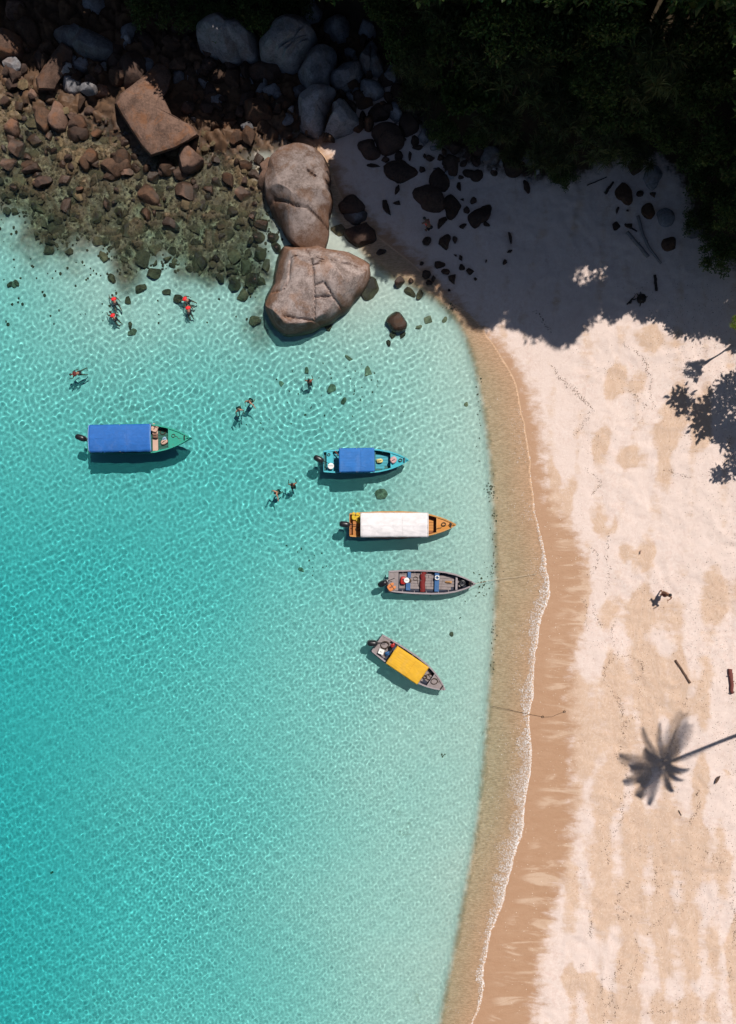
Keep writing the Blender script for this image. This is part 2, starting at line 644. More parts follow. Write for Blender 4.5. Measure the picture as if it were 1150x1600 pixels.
    bed = MIX(nt, weed, bed, (.22, .20, .12))
    jag = MATH(nt, 'ADD', stepd, MATH(nt, 'MULTIPLY', MATH(nt, 'SUBTRACT', NOISE(nt, SCALED(nt, pos, (1, 2.5, 1)), 1.8, 4, .6), .5), .35))
    inbed = RANGE(nt, jag, .22, -.28)
    c = MIX(nt, inbed, c, bed)
    # weedy lip of the step
    lip = MATH(nt, 'MULTIPLY', RANGE(nt, MATH(nt, 'ABSOLUTE', MATH(nt, 'ADD', jag, -.02)), .34, .02), .55)
    lip = MATH(nt, 'MULTIPLY', lip, RANGE(nt, NOISE(nt, pos, 1.3, 3, .6), .35, .6))
    c = MIX(nt, lip, c, (.22, .17, .085))
    # rubble floor among the rocks
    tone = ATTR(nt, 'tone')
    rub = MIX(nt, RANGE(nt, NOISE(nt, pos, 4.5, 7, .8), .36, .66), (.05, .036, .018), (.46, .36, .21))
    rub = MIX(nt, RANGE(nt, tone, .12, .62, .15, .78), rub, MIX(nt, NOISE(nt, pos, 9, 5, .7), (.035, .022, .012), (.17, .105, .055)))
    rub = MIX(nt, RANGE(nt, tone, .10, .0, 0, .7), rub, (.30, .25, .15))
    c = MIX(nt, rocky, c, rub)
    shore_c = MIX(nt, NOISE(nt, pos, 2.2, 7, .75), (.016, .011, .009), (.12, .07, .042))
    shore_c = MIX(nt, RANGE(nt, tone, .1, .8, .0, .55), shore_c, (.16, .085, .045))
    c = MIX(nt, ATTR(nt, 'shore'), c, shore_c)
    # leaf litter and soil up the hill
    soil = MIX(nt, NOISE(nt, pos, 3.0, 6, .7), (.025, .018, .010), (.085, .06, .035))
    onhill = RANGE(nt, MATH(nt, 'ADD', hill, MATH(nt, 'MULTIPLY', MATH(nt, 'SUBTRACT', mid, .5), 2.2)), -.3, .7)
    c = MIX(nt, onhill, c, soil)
    L(nt, c, bs.inputs['Base Color'])
    wetness = MATH(nt, 'SUBTRACT', 1.0, isdry, clamp=True)
    L(nt, RANGE(nt, wetness, 0, 1, .95, .55), bs.inputs['Roughness'])
    bs.inputs['Specular IOR Level'].default_value = .25
    h = MATH(nt, 'ADD', MATH(nt, 'MULTIPLY', stri, .5), MATH(nt, 'MULTIPLY', grain, .25))
    h = MATH(nt, 'ADD', h, MATH(nt, 'MULTIPLY', mid, .7))
    h = MATH(nt, 'ADD', h, MATH(nt, 'MULTIPLY', foot, .5))
    BUMP(nt, h, bs, .38, .10)
    return m


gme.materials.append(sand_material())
ground = link(bpy.data.objects.new('ground', gme))
tag(ground, kind='structure')

# ------------------------------------------------------------------ sea surface: real waves, so that the sun is focused on the sea floor
WST = .066
wx = axis(-26.5, 13.0, WST, 420)
wy = axis(-36.0, 36.0, WST, 420)
wx = wx[wx < 60]
WX, WY = np.meshgrid(wx, wy)


def on_grid(A, x, y):
    i = np.clip(np.searchsorted(gx, x) - 1, 0, len(gx) - 2)
    j = np.clip(np.searchsorted(gy, y) - 1, 0, len(gy) - 2)
    u = ((x - gx[i]) / (gx[i + 1] - gx[i]))[None, :]
    v = ((y - gy[j]) / (gy[j + 1] - gy[j]))[:, None]
    return (A[np.ix_(j, i)] * (1 - u) + A[np.ix_(j, i + 1)] * u) * (1 - v) + (A[np.ix_(j + 1, i)] * (1 - u) + A[np.ix_(j + 1, i + 1)] * u) * v


w_land = on_grid(G_land, wx, wy)
w_step = on_grid(G_step, wx, wy)
w_depth = np.clip(-on_grid(GZ, wx, wy), 0, 6)
WZ = np.zeros_like(WX)
fine = np.clip(.5 + .65 * sstep(4, -16, WY) * sstep(-24, -6, WX) + .5 * sstep(6, 0, -w_step), .3, 1.0)
calm = np.interp(w_depth, [0, .4, .8, 1.5, 2.5, 4], [1.25, 1.25, 1.15, .9, .66, .5])
patch = .42 + 1.0 * fbm(WX * .13, WY * .13, 3)
north = sstep(-14, 10, WY)
for i in range(84):
    if i % 3 == 0:
        lam = math.exp(nrg.uniform(math.log(.22), math.log(.32))); kind = 0
    elif i % 3 == 1:
        lam = math.exp(nrg.uniform(math.log(.31), math.log(.46))); kind = 1
    else:
        lam = math.exp(nrg.uniform(math.log(.46), math.log(1.2))); kind = 2
    k = 2 * math.pi / lam
    a = nrg.uniform(0, 2 * math.pi)
    amp = .00122 * (lam / .6) ** 1.5
    if kind == 2:
        amp *= .6
    ph = nrg.uniform(0, 6.28) + 1.6 * np.sin(WX * nrg.uniform(.08, .3) + WY * nrg.uniform(-.3, .3) + nrg.uniform(0, 6))
    wv = amp * np.sin(k * (WX * math.cos(a) + WY * math.sin(a)) + ph)
    if kind == 0:
        wv *= fine * (1.25 - .25 * north)
    elif kind == 1:
        wv *= .55 + .75 * north
    WZ += wv * patch * calm
# rings sent out by the swimmers
for (px, py, amp) in ((483, 597, .006), (382, 635, .004), (178, 482, .003), (444, 764, .004), (293, 478, .003), (120, 585, .003), (620, 506, .004)):
    q = P(px, py)
    r = np.hypot(WX - q.x, WY - q.y)
    WZ += .5 * amp * np.exp(-((r - 2.6) / 2.0) ** 2) * np.sin(2 * math.pi * r / .42)
WZ *= .25 + .75 * sstep(.15, 1.4, -w_land)
WZ -= .004
wf = grid_faces(len(wx), len(wy))
wet_v = (w_depth > .028).ravel()
wf = wf[wet_v[wf].any(axis=1)]
wme = np_mesh('water', np.stack([WX, WY, WZ], -1).reshape(-1, 3), wf)
colm = w_depth
# light lost in the water column under each point of the surface (per pass)
a = wme.attributes.new('column', 'FLOAT', 'POINT')
a.data.foreach_set('value', np.asarray(colm, np.float32).ravel())


def water_material():
    m, nt, bs = new_mat('sea_water')
    nt.nodes.remove(bs)
    out = nt.nodes['Material Output']
    d = ATTR(nt, 'column')
    rgb = nt.nodes.new('ShaderNodeCombineColor')
    for i, kk in enumerate((.45, .075, .053)):
        L(nt, MATH(nt, 'EXPONENT', MATH(nt, 'MULTIPLY', d, -kk)), rgb.inputs[i])
    g = nt.nodes.new('ShaderNodeBsdfGlass')
    g.inputs['IOR'].default_value = 1.33
    g.inputs['Roughness'].default_value = 0.0
    L(nt, rgb.outputs[0], g.inputs['Color'])
    L(nt, g.outputs[0], out.inputs['Surface'])
    return m


wme.materials.append(water_material())
water = link(bpy.data.objects.new('water', wme))
tag(water, kind='structure')
water.cycles.is_caustics_caster = True

# ------------------------------------------------------------------ rocks
def rock_material(name, dark, light, orange=None, stain=.5, rough=.85, wet=True):
    m, nt, bs = new_mat(name)
    oi = nt.nodes.new('ShaderNodeObjectInfo')
    geo = nt.nodes.new('ShaderNodeNewGeometry')
    pos = geo.outputs['Position']
    a = NOISE(nt, pos, 1.1, 7, .68, .4)
    b = NOISE(nt, pos, 7.5, 6, .75)
    g = NOISE(nt, pos, 46, 2, .7)
    f = MATH(nt, 'ADD', MATH(nt, 'MULTIPLY', a, .6), MATH(nt, 'MULTIPLY', b, .5))
    c = MIX(nt, RANGE(nt, f, .38, .68), dark, light)
    if orange is not None:
        o = MATH(nt, 'MULTIPLY', RANGE(nt, NOISE(nt, SCALED(nt, pos, (1, 1, .5)), .9, 5, .6, .8), .50, .66), stain)
        c = MIX(nt, o, c, orange)
    if name == 'weathered_granite':                       # rust-stained foot
        sp0 = nt.nodes.new('ShaderNodeSeparateXYZ')
        L(nt, pos, sp0.inputs[0])
        foot = RANGE(nt, MATH(nt, 'ADD', sp0.outputs[2], MATH(nt, 'MULTIPLY', MATH(nt, 'SUBTRACT', a, .5), 2.2)), 1.7, .7)
        c = MIX(nt, MATH(nt, 'MULTIPLY', foot, .7), c, (.17, .072, .030))
    # grain of the granite, pale mineral specks and dark lichen
    c = MIX(nt, .6, c, MIX(nt, g, (.22, .22, .22), (.8, .8, .8)), 'OVERLAY')
    lich = MATH(nt, 'MULTIPLY', RANGE(nt, NOISE(nt, pos, 3.1, 8, .8), .60, .70), .45)
    c = MIX(nt, lich, c, (.03, .026, .02))
    # tone differs from rock to rock
    rv = MATH(nt, 'MULTIPLY_ADD', oi.outputs['Random'], .7, .65)
    cc = nt.nodes.new('ShaderNodeCombineColor')
    for i in range(3):
        L(nt, rv, cc.inputs[i])
    c = MIX(nt, 1.0, c, cc.outputs[0], 'MULTIPLY')
    if wet:                                               # tide mark: algae and wet stone up to the splash line
        sp = nt.nodes.new('ShaderNodeSeparateXYZ')
        L(nt, pos, sp.inputs[0])
        zz = MATH(nt, 'ADD', sp.outputs[2], MATH(nt, 'MULTIPLY', MATH(nt, 'SUBTRACT', a, .5), .9))
        t = RANGE(nt, zz, .38, .12)
        c = MIX(nt, MATH(nt, 'MULTIPLY', t, .72), c, (.028, .016, .009))
        alg = RANGE(nt, zz, -.02, -.35)
        c = MIX(nt, MATH(nt, 'MULTIPLY', alg, .75), c, MIX(nt, b, (.05, .042, .02), (.20, .165, .085)))
        L(nt, RANGE(nt, t, 0, 1, rough, .45), bs.inputs['Roughness'])
    else:
        bs.inputs['Roughness'].default_value = rough
    bs.inputs['Specular IOR Level'].default_value = .3
    L(nt, c, bs.inputs['Base Color'])
    h = MATH(nt, 'ADD', b, MATH(nt, 'MULTIPLY', g, .35))
    BUMP(nt, h, bs, .5, .08)
    return m


M_GRAN = rock_material('weathered_granite', (.13, .092, .078), (.41, .325, .295), (.24, .105, .040), .42)
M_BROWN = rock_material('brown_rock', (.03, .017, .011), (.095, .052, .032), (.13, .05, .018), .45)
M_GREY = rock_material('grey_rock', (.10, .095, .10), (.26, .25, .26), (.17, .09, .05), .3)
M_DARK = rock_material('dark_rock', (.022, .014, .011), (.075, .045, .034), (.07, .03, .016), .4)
M_RED = rock_material('reddish_granite', (.06, .034, .024), (.17, .10, .072), (.22, .085, .03), .45)
M_REEF = rock_material('pale_weedy_stone', (.13, .11, .06), (.30, .26, .16), (.16, .10, .05), .3, wet=False)
M_CORAL = rock_material('weedy_coral_rock', (.03, .023, .012), (.16, .115, .06), (.10, .05, .025), .35, wet=False)


def unit_rock(seed, sub=3, cuts=16, lo=.38, hi=.80, up=False, rough=.06):
    """ball chopped by random planes: flat faces meeting in worn edges"""
    r = random.Random(seed)
    bm = bmesh.new()
    bmesh.ops.create_icosphere(bm, subdivisions=sub, radius=1)
    planes = []
    for _ in range(cuts):
        n = Vector((r.gauss(0, 1), r.gauss(0, 1), r.gauss(0, 1)))
        if up:
            n.z = abs(n.z) + .35
        n.normalize()
        planes.append((n, r.uniform(lo, hi)))
    off = Vector((r.uniform(0, 99), r.uniform(0, 99), r.uniform(0, 99)))
    vs = []
    for v in bm.verts:
        c = v.co.copy()
        for n, d in planes:
            e = c.dot(n) - d
            if e > 0:
                c -= n * e * .94
        c += v.co * rough * (mnoise.fractal(c * 1.7 + off, .9, 2.1, 5) + .5 * mnoise.noise(c * 6 + off) * rough * 8)
        vs.append(c)
    fs = [tuple(q.index for q in f.verts) for f in bm.faces]
    bm.free()
    return vs, fs


ROCK_MESH = {}


def set_smooth(me, angle=40):
    me.polygons.foreach_set('use_smooth', np.ones(len(me.polygons), bool))
    try:
        me.set_sharp_from_angle(angle=R(angle))
    except Exception:
        pass


def rock_mesh(var, mat, sub):
    key = (var, mat.name, sub)
    if key not in ROCK_MESH:
        vs, fs = unit_rock(100 + var, sub=sub)
        me = bpy.data.meshes.new('stone')
        me.from_pydata([tuple(v) for v in vs], [], fs)
        me.materials.append(mat)
        set_smooth(me, 22)
        ROCK_MESH[key] = me
    return ROCK_MESH[key]


def stone(px, py, a, b, rot, mat, label, group=None, name='stone', h=None, sink=.35, var=None, sub=3, cat='stone', z=None):
    """a, b: half-size in photograph pixels"""
    ax, by = a / S, b / S
    h = h if h is not None else .72 * min(ax, by)
    q = PG(px, py) if z is None else P(px, py, z)
    o = bpy.data.objects.new(name, rock_mesh(rnd.randrange(14) if var is None else var, mat, sub))
    o.scale = (ax * 1.1, by * 1.1, h)
    o.rotation_euler = (rnd.uniform(-.15, .15), rnd.uniform(-.15, .15), R(-rot))
    top = q.z + h * (1 - sink)
    q2 = P(px, py, top * .5 + q.z * .5)
    o.location = (q2.x, q2.y, q.z + h * (.9 - 2 * sink) * .5)
    link(o)
    return tag(o, label, cat, group)


def boulder(outline, h, mat, label, seed=1, sub=4, name='boulder', cracks=(), base=None, cuts=11, lo=.62, hi=.92, pk=.62, tilt=(0, 0), cdepth=.17, cwid=.05, pw=.75):
    """outline traced on the photograph; cracks: traced pixel polylines cut into the surface"""
    cx = sum(p[0] for p in outline) / len(outline)
    cy = sum(p[1] for p in outline) / len(outline)
    zb = PG(cx, cy).z if base is None else base
    zm = max(0, zb + h * .35)
    pts = [P(px, py, zm) for px, py in outline]
    c = P(cx, cy, zm)
    ang = sorted([(math.atan2(p.y - c.y, p.x - c.x), (p - c).length) for p in pts])
    A = np.array([q[0] for q in ang])
    D = np.array([q[1] for q in ang])
    A3 = np.concatenate([A - 2 * math.pi, A, A + 2 * math.pi])
    D3 = np.concatenate([D, D, D])
    vs, fs = unit_rock(seed, sub=sub, cuts=cuts, lo=lo, hi=hi, up=True, rough=.028)
    crk = [[P(px, py, zb + h * .8) for px, py in line] for line in cracks]
    out = []
    for v in vs:
        th = math.atan2(v.y, v.x)
        rho = min(1.06, math.hypot(v.x, v.y))
        rr = float(np.interp(th, A3, D3))
        x = c.x + rho * rr * math.cos(th)
        y = c.y + rho * rr * math.sin(th)
        zz = math.copysign(abs(v.z) ** pw, v.z)
        out.append(Vector((x, y, zb + (zz * h if zz > 0 else zz * h * .5) + (x - c.x) * tilt[0] + (y - c.y) * tilt[1])))
    if crk:
        X = np.array([p.x for p in out])
        Y = np.array([p.y for p in out])
        Zt = np.array([v.z for v in vs])
        wob = .05 * (fbm(X * 4, Y * 4, 3) - .5)
        drop = np.zeros_like(X)
        for line in crk:
            dd = dist_line(X + wob, Y + wob, [(p.x, p.y) for p in line])
            drop = np.maximum(drop, cdepth * np.exp(-(dd / cwid) ** 2) + cdepth * .4 * np.exp(-(dd / (cwid * 3.2)) ** 2))
        for i, p in enumerate(out):
            if Zt[i] > -.1:
                p.z -= float(drop[i])
    root = Vector((c.x, c.y, zb))
    me = bpy.data.meshes.new(name)
    me.from_pydata([tuple(p - root) for p in out], [], fs)
    me.materials.append(mat)
    set_smooth(me, 26)
    o = bpy.data.objects.new(name, me)
    o.location = root
    link(o)
    return tag(o, label, 'boulder')


def zo(pts, k, ox, oy):
    return [(x / k + ox, y / k + oy) for x, y in pts]


# the two big sunlit boulders at the corner of the bay
boulder([(424, 400), (445, 378), (470, 368), (520, 366), (560, 374), (577, 398), (579, 424), (573, 443), (555, 466), (530, 490), (500, 507), (465, 519), (441, 520), (426, 508), (414, 486), (411, 465), (417, 440)],
        3.9, M_GRAN, 'largest sunlit brown granite boulder, criss-crossed by cracks, at the water corner', seed=21, sub=6,
        cracks=([(475, 380), (486, 402), (490, 425), (491, 465), (490, 495)], [(486, 398), (505, 407), (519, 405), (527, 388)], [(490, 415), (507, 408)], [(491, 462), (518, 461), (533, 475)],
                [(441, 490), (470, 494), (500, 496)], [(421, 446), (440, 450), (450, 435), (452, 400), (463, 396)], [(519, 405), (560, 411)], [(491, 446), (505, 441), (520, 461)]),
        base=-.8, cuts=10, lo=.68, hi=.90)
boulder([(417, 262), (421, 242), (436, 228), (462, 221), (490, 227), (508, 244), (515, 290), (513, 340), (508, 384), (486, 396), (462, 384), (438, 352), (420, 320), (411, 290)],
        2.7, M_GRAN, 'tall rounded sunlit boulder with a rusty lower half above the largest boulder', seed=34, sub=6,
        cracks=([(428, 305), (445, 313), (462, 322), (480, 322), (495, 333), (511, 345)], [(478, 265), (492, 272)]), base=-.3, cuts=9, lo=.70, hi=.93, cdepth=.2)
# split boulder in the shade
boulder(zo([(530, 580), (560, 520), (600, 480), (690, 447), (765, 480), (730, 540), (705, 600), (665, 700), (590, 680), (545, 640)], 3.382, 300, 0), 2.2, M_GREY,
        'paler half of the split grey boulder in the shade', seed=41, sub=5, base=.4)
boulder(zo([(772, 492), (830, 500), (870, 570), (882, 650), (830, 690), (760, 706), (684, 700), (725, 600), (745, 540)], 3.382, 300, 0), 2.0, M_GREY,
        'darker half of the split grey boulder, touching the sand', seed=43, sub=5, base=.4)
boulder(zo([(556, 350), (575, 300), (610, 255), (700, 228), (765, 270), (755, 340), (735, 400), (640, 455), (575, 415)], 3.382, 300, 0), 1.9, M_GREY,
        'round grey boulder in shade just above the split boulder', seed=47, sub=5, base=.7)
boulder(zo([(728, 412), (760, 350), (800, 320), (870, 310), (910, 365), (880, 425), (800, 462), (745, 440)], 3.382, 300, 0), 1.5, M_GREY,
        'grey boulder with a long lower crack beside the pointed grey rock', seed=51, sub=5, base=.7, cracks=(zo([(735, 425), (800, 425), (870, 385), (900, 360)], 3.382, 300, 0),))
boulder(zo([(884, 285), (905, 240), (945, 218), (985, 280), (1022, 345), (995, 388), (930, 375), (895, 340)], 3.382, 300, 0), 1.5, M_GREY,
        'pointed grey boulder with one straight crack in the shade', seed=53, sub=5, base=.8, cracks=(zo([(948, 225), (945, 300), (940, 375)], 3.382, 300, 0),))
boulder(zo([(872, 460), (900, 420), (940, 398), (1000, 440), (1024, 475), (990, 505), (940, 516), (900, 500)], 3.382, 300, 0), 1.0, M_GREY, 'low grey boulder between the pointed rock and the white sand', seed=55, base=.6)
boulder(zo([(15, 150), (60, 115), (200, 105), (330, 130), (370, 190), (345, 290), (250, 278), (120, 262), (25, 220)], 3.382, 300, 0), 2.6, M_GREY,
        'long smooth slab under the overhanging bush at the shore', seed=57, sub=5, base=.9)
boulder(zo([(350, 230), (400, 185), (480, 110), (580, 105), (660, 175), (640, 235), (580, 290), (530, 330), (440, 305), (360, 290)], 3.382, 300, 0), 2.9, M_GREY,
        'deeply grooved grey slab beside the round grey boulder', seed=59, sub=6, base=.9, cuts=4, lo=.82, hi=.97,
        cracks=tuple(zo(l, 3.382, 300, 0) for l in ([(440, 270), (520, 215), (600, 160)], [(490, 275), (550, 210), (610, 165)], [(520, 290), (570, 235), (620, 190)], [(460, 230), (540, 190), (570, 150)])), cdepth=.22, cwid=.09)
for ol, h, lb, mt in (
        ([(560, 60), (600, 15), (660, 10), (690, 60), (660, 110), (590, 105)], 1.4, 'dim grey rock beyond the grooved slab, near the trees', M_GREY),
        ([(690, 120), (740, 85), (820, 100), (840, 180), (800, 205), (720, 185)], 1.3, 'dim cracked rock above the round grey boulder', M_GREY),
        ([(870, 120), (930, 95), (990, 120), (980, 185), (920, 210), (875, 180)], 1.2, 'shaded rock above the pointed grey boulder, by the trees', M_GREY),
        ([(1015, 380), (1050, 330), (1075, 370), (1070, 430), (1030, 440)], .9, 'small upright grey rock at the edge of the leaves', M_GREY),
        ([(262, 570), (300, 505), (370, 500), (430, 545), (420, 610), (340, 645), (280, 625)], 1.2, 'angular dark brown rock alone in the deep shade', M_BROWN),
        ([(520, 485), (560, 445), (605, 460), (590, 500), (540, 505)], .6, 'small grey rock tucked against the split boulder', M_GREY),
        ([(285, 340), (390, 315), (480, 350), (455, 400), (360, 415), (300, 390)], 1.0, 'dark slab below the long smooth slab in deep shade', M_DARK)):
    boulder(zo(ol, 3.382, 300, 0), h, mt, lb, seed=len(lb) * 7 + int(ol[0][0]), sub=4, base=None if h < 1 else .5)
K1 = 3.594


def slab(outline, top, mat, label, base=-.2, flare=.07, seed=1, folds=(), rough=.05):
    """angular block: traced outline, top surface from top(px, py), walls falling to base"""
    bm = bmesh.new()
    cx = sum(p[0] for p in outline) / len(outline)
    cy = sum(p[1] for p in outline) / len(outline)
    c = P(cx, cy, top(cx, cy) * .6)
    tv, bv = [], []
    dens = []
    for a_, b_ in zip(outline, outline[1:] + outline[:1]):
        n_ = max(1, int(math.hypot(b_[0] - a_[0], b_[1] - a_[1]) / 7))
        dens += [(a_[0] + (b_[0] - a_[0]) * i_ / n_, a_[1] + (b_[1] - a_[1]) * i_ / n_) for i_ in range(n_)]
    r_ = random.Random(seed)
    rings = []
    for f_, dz in ((0.0, 0), (.35, 0), (.7, 0), (.93, -.02), (1.0, -.12), (1.0 + flare * .5, -.6), (1.0 + flare, -99)):
        ring = []
        for px, py in dens:
            x, y = cx + (px - cx) * f_, cy + (py - cy) * f_
            z = top(x, y) + dz if dz > -50 else base
            q = P(x, y, z)
            z += 0 if dz < -50 else rough * 2.2 * (mnoise.fractal(Vector((q.x * 1.3, q.y * 1.3, seed)), .8, 2.1, 4))
            ring.append(bm.verts.new((q.x - c.x, q.y - c.y, z)))
        rings.append(ring)
    n_ = len(dens)
    for r0, r1 in zip(rings[1:-1], rings[2:]):
        for i_ in range(n_):
            bm.faces.new((r0[i_], r0[(i_ + 1) % n_], r1[(i_ + 1) % n_], r1[i_]))
    for v in rings[0][1:]:
        bm.verts.remove(v)
    for i_ in range(n_):
        bm.faces.new((rings[0][0], rings[1][(i_ + 1) % n_], rings[1][i_]))
    bmesh.ops.recalc_face_normals(bm, faces=bm.faces)
    me = bpy.data.meshes.new('boulder')
    bm.to_mesh(me)
    bm.free()
    me.materials.append(mat)
    set_smooth(me, 28)
    o = bpy.data.objects.new('boulder', me)
    o.location = (c.x, c.y, 0)
    link(o)
    return tag(o, label, 'boulder')


def two_planes(line, z0, ga, gb, along=0.0):
    """height that falls off on both sides of a traced ridge"""
    (ax, ay), (bx, by) = line
    d_ = math.hypot(bx - ax, by - ay)
    def f(px, py):
        sd_ = ((px - ax) * (by - ay) - (py - ay) * (bx - ax)) / d_ / S
        al = ((px - ax) * (bx - ax) + (py - ay) * (by - ay)) / d_ / S
        return z0 - (ga * sd_ if sd_ > 0 else -gb * sd_) + along * al
    return f


slab(zo([(655, 582), (685, 530), (760, 470), (830, 405), (882, 360), (935, 366), (962, 425), (945, 500), (918, 545), (960, 640), (1075, 708), (1106, 755), (985, 822), (850, 868), (800, 815), (735, 715), (690, 645)], K1, 0, 0),
     two_planes((( 700 / K1, 520 / K1), (960 / K1, 690 / K1)), 1.75, .32, .12), M_RED, 'big tilted reddish slab catching the sun, with a leafy shadow on it', base=-.5, seed=3)
boulder(zo([(272, 150), (310, 117), (370, 122), (480, 155), (560, 170), (640, 235), (630, 292), (560, 315), (480, 292), (400, 252), (325, 222)], K1, 0, 0), 1.6, M_GREY,
        'long pale grey rock lying across the top of the rocky shore', seed=63, sub=5, base=.6)
slab(zo([(345, 242), (412, 282), (400, 365), (335, 450), (305, 505), (215, 503), (203, 445), (250, 370), (295, 305)], K1, 0, 0),
     two_planes(((340 / K1, 245 / K1), (240 / K1, 500 / K1)), 1.5, .5, .35, -.12), M_RED, 'tilted orange-edged rock below the long pale grey rock', base=-.4, seed=5)
for ol, h, lb, mt in (
        ([(440, -20), (600, -20), (595, 55), (540, 92), (455, 62)], 1.2, 'pale block cut by the frame above the long grey rock', M_GREY),
        ([(685, 125), (772, 140), (745, 225), (690, 275)], 1.1, 'wedge-shaped grey rock under the first bush', M_GREY),
        ([(640, 315), (850, 315), (860, 400), (760, 475), (645, 460)], 1.3, 'dark flat slab left of the reddish slab', M_DARK),
        ([(985, 880), (1005, 830), (1060, 795), (1110, 830), (1140, 900), (1120, 945), (1040, 960), (990, 930)], 1.0, 'dark rock with an orange top below the reddish slab', M_RED),
        ([(-30, 150), (60, 140), (110, 250), (60, 340), (-30, 330)], 1.6, 'rounded brown rock with a lit flank at the frame edge', M_RED),
        ([(85, 110), (130, 90), (215, 180), (200, 250), (130, 240)], 1.0, 'dark rock beside the rounded brown rock at the edge', M_BROWN),
        ([(25, 10), (110, -10), (130, 60), (90, 105), (20, 70)], 1.1, 'ribbed tan rock in the frame corner', M_RED),
        ([(345, 425), (400, 415), (470, 430), (460, 495), (400, 530), (350, 500)], .8, 'blue-grey block with a bright top beside the orange rock', M_GREY),
        ([(390, 350), (430, 325), (500, 345), (490, 400), (420, 410)], .7, 'rounded grey rock right of the orange-edged rock', M_GREY),
        ([(520, 400), (570, 345), (600, 380), (590, 440), (540, 445)], .7, 'small amber rock between dark slabs', M_RED),
        ([(495, 470), (560, 455), (615, 490), (610, 545), (570, 555), (520, 510)], .7, 'amber and black rock under the small amber rock', M_RED),
        ([(1040, 460), (1060, 390), (1120, 350), (1140, 400), (1100, 450), (1060, 475)], .9, 'pale blue-grey rock beside the tip of the reddish slab', M_GREY),
        ([(965, 400), (1000, 385), (1040, 410), (1020, 460), (975, 465)], .7, 'small round rock touching the reddish slab tip', M_GREY),
        ([(300, 560), (362, 600), (372, 700), (335, 735), (268, 690), (272, 610)], .9, 'five-sided brown rock with a diagonal ridge', M_RED),
        ([(218, 600), (255, 590), (272, 700), (255, 738), (222, 730)], .6, 'narrow upright stone beside the five-sided rock', M_BROWN),
        ([(375, 680), (430, 640), (490, 645), (495, 690), (430, 718), (378, 712)], .6, 'orange-topped stone right of the five-sided rock', M_RED),
        ([(370, 725), (490, 715), (495, 760), (440, 782), (375, 770)], .4, 'wet black stone under the orange-topped stone', M_DARK),
        ([(20, 690), (60, 643), (100, 700), (75, 770), (35, 745)], .6, 'leaning reddish stone near the frame edge', M_RED),
        ([(440, 935), (460, 870), (510, 828), (542, 850), (500, 920), (460, 962)], .7, 'lens-shaped reddish stone in the shallows', M_BROWN),
        ([(555, 925), (620, 885), (720, 895), (742, 940), (680, 975), (575, 955)], .6, 'broad flat reddish stone in front of the reddish slab', M_BROWN),
        ([(590, 860), (640, 845), (735, 890), (725, 915), (620, 885)], .6, 'long narrow stone behind the broad flat stone', M_BROWN)):
    boulder(zo(ol, K1, 0, 0), h, mt, lb, seed=len(lb) * 5 + int(ol[0][0] + 50), sub=4, base=.05 if h < 1 else .3)

# dark rocks on the shaded sand
K2 = 3.382
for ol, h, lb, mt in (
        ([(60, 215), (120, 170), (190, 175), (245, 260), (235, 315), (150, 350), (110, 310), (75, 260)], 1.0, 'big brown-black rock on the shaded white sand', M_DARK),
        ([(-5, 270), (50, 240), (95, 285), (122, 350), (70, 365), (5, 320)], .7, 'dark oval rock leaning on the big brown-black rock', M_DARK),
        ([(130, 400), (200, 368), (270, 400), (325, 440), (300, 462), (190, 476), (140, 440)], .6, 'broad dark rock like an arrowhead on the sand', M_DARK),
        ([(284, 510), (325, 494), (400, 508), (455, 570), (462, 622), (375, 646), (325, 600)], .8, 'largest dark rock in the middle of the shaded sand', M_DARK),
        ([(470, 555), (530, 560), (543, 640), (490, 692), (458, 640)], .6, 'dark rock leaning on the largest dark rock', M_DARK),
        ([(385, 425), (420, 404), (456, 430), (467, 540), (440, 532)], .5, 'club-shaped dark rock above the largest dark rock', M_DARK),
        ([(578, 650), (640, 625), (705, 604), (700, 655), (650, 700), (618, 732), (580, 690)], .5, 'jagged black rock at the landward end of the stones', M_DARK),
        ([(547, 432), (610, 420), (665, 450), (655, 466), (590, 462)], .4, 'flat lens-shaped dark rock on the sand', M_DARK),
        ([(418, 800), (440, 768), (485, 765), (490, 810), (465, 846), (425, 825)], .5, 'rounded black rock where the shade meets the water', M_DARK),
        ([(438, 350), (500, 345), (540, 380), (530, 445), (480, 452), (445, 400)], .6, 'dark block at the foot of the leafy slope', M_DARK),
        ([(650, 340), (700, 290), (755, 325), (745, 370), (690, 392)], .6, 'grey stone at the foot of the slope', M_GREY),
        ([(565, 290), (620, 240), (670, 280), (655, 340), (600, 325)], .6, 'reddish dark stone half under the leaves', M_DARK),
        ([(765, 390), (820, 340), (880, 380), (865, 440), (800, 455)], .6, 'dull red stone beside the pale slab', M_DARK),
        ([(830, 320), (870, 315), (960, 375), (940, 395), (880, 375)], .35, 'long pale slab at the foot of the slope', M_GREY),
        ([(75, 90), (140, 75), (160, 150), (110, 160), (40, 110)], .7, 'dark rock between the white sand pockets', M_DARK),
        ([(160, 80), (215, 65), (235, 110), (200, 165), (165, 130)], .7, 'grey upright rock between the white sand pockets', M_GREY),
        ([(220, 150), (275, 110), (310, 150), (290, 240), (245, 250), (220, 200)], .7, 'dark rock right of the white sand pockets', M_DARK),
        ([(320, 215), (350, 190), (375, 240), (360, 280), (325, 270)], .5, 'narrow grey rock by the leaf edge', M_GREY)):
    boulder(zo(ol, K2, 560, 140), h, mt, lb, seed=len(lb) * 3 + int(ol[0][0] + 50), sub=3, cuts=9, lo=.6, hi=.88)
boulder([(536, 364), (545, 353), (575, 347), (592, 355), (591, 368), (578, 380), (560, 384), (540, 376)], .9, M_DARK, 'smooth black oval boulder behind the largest boulder', seed=72, sub=4, base=.0)
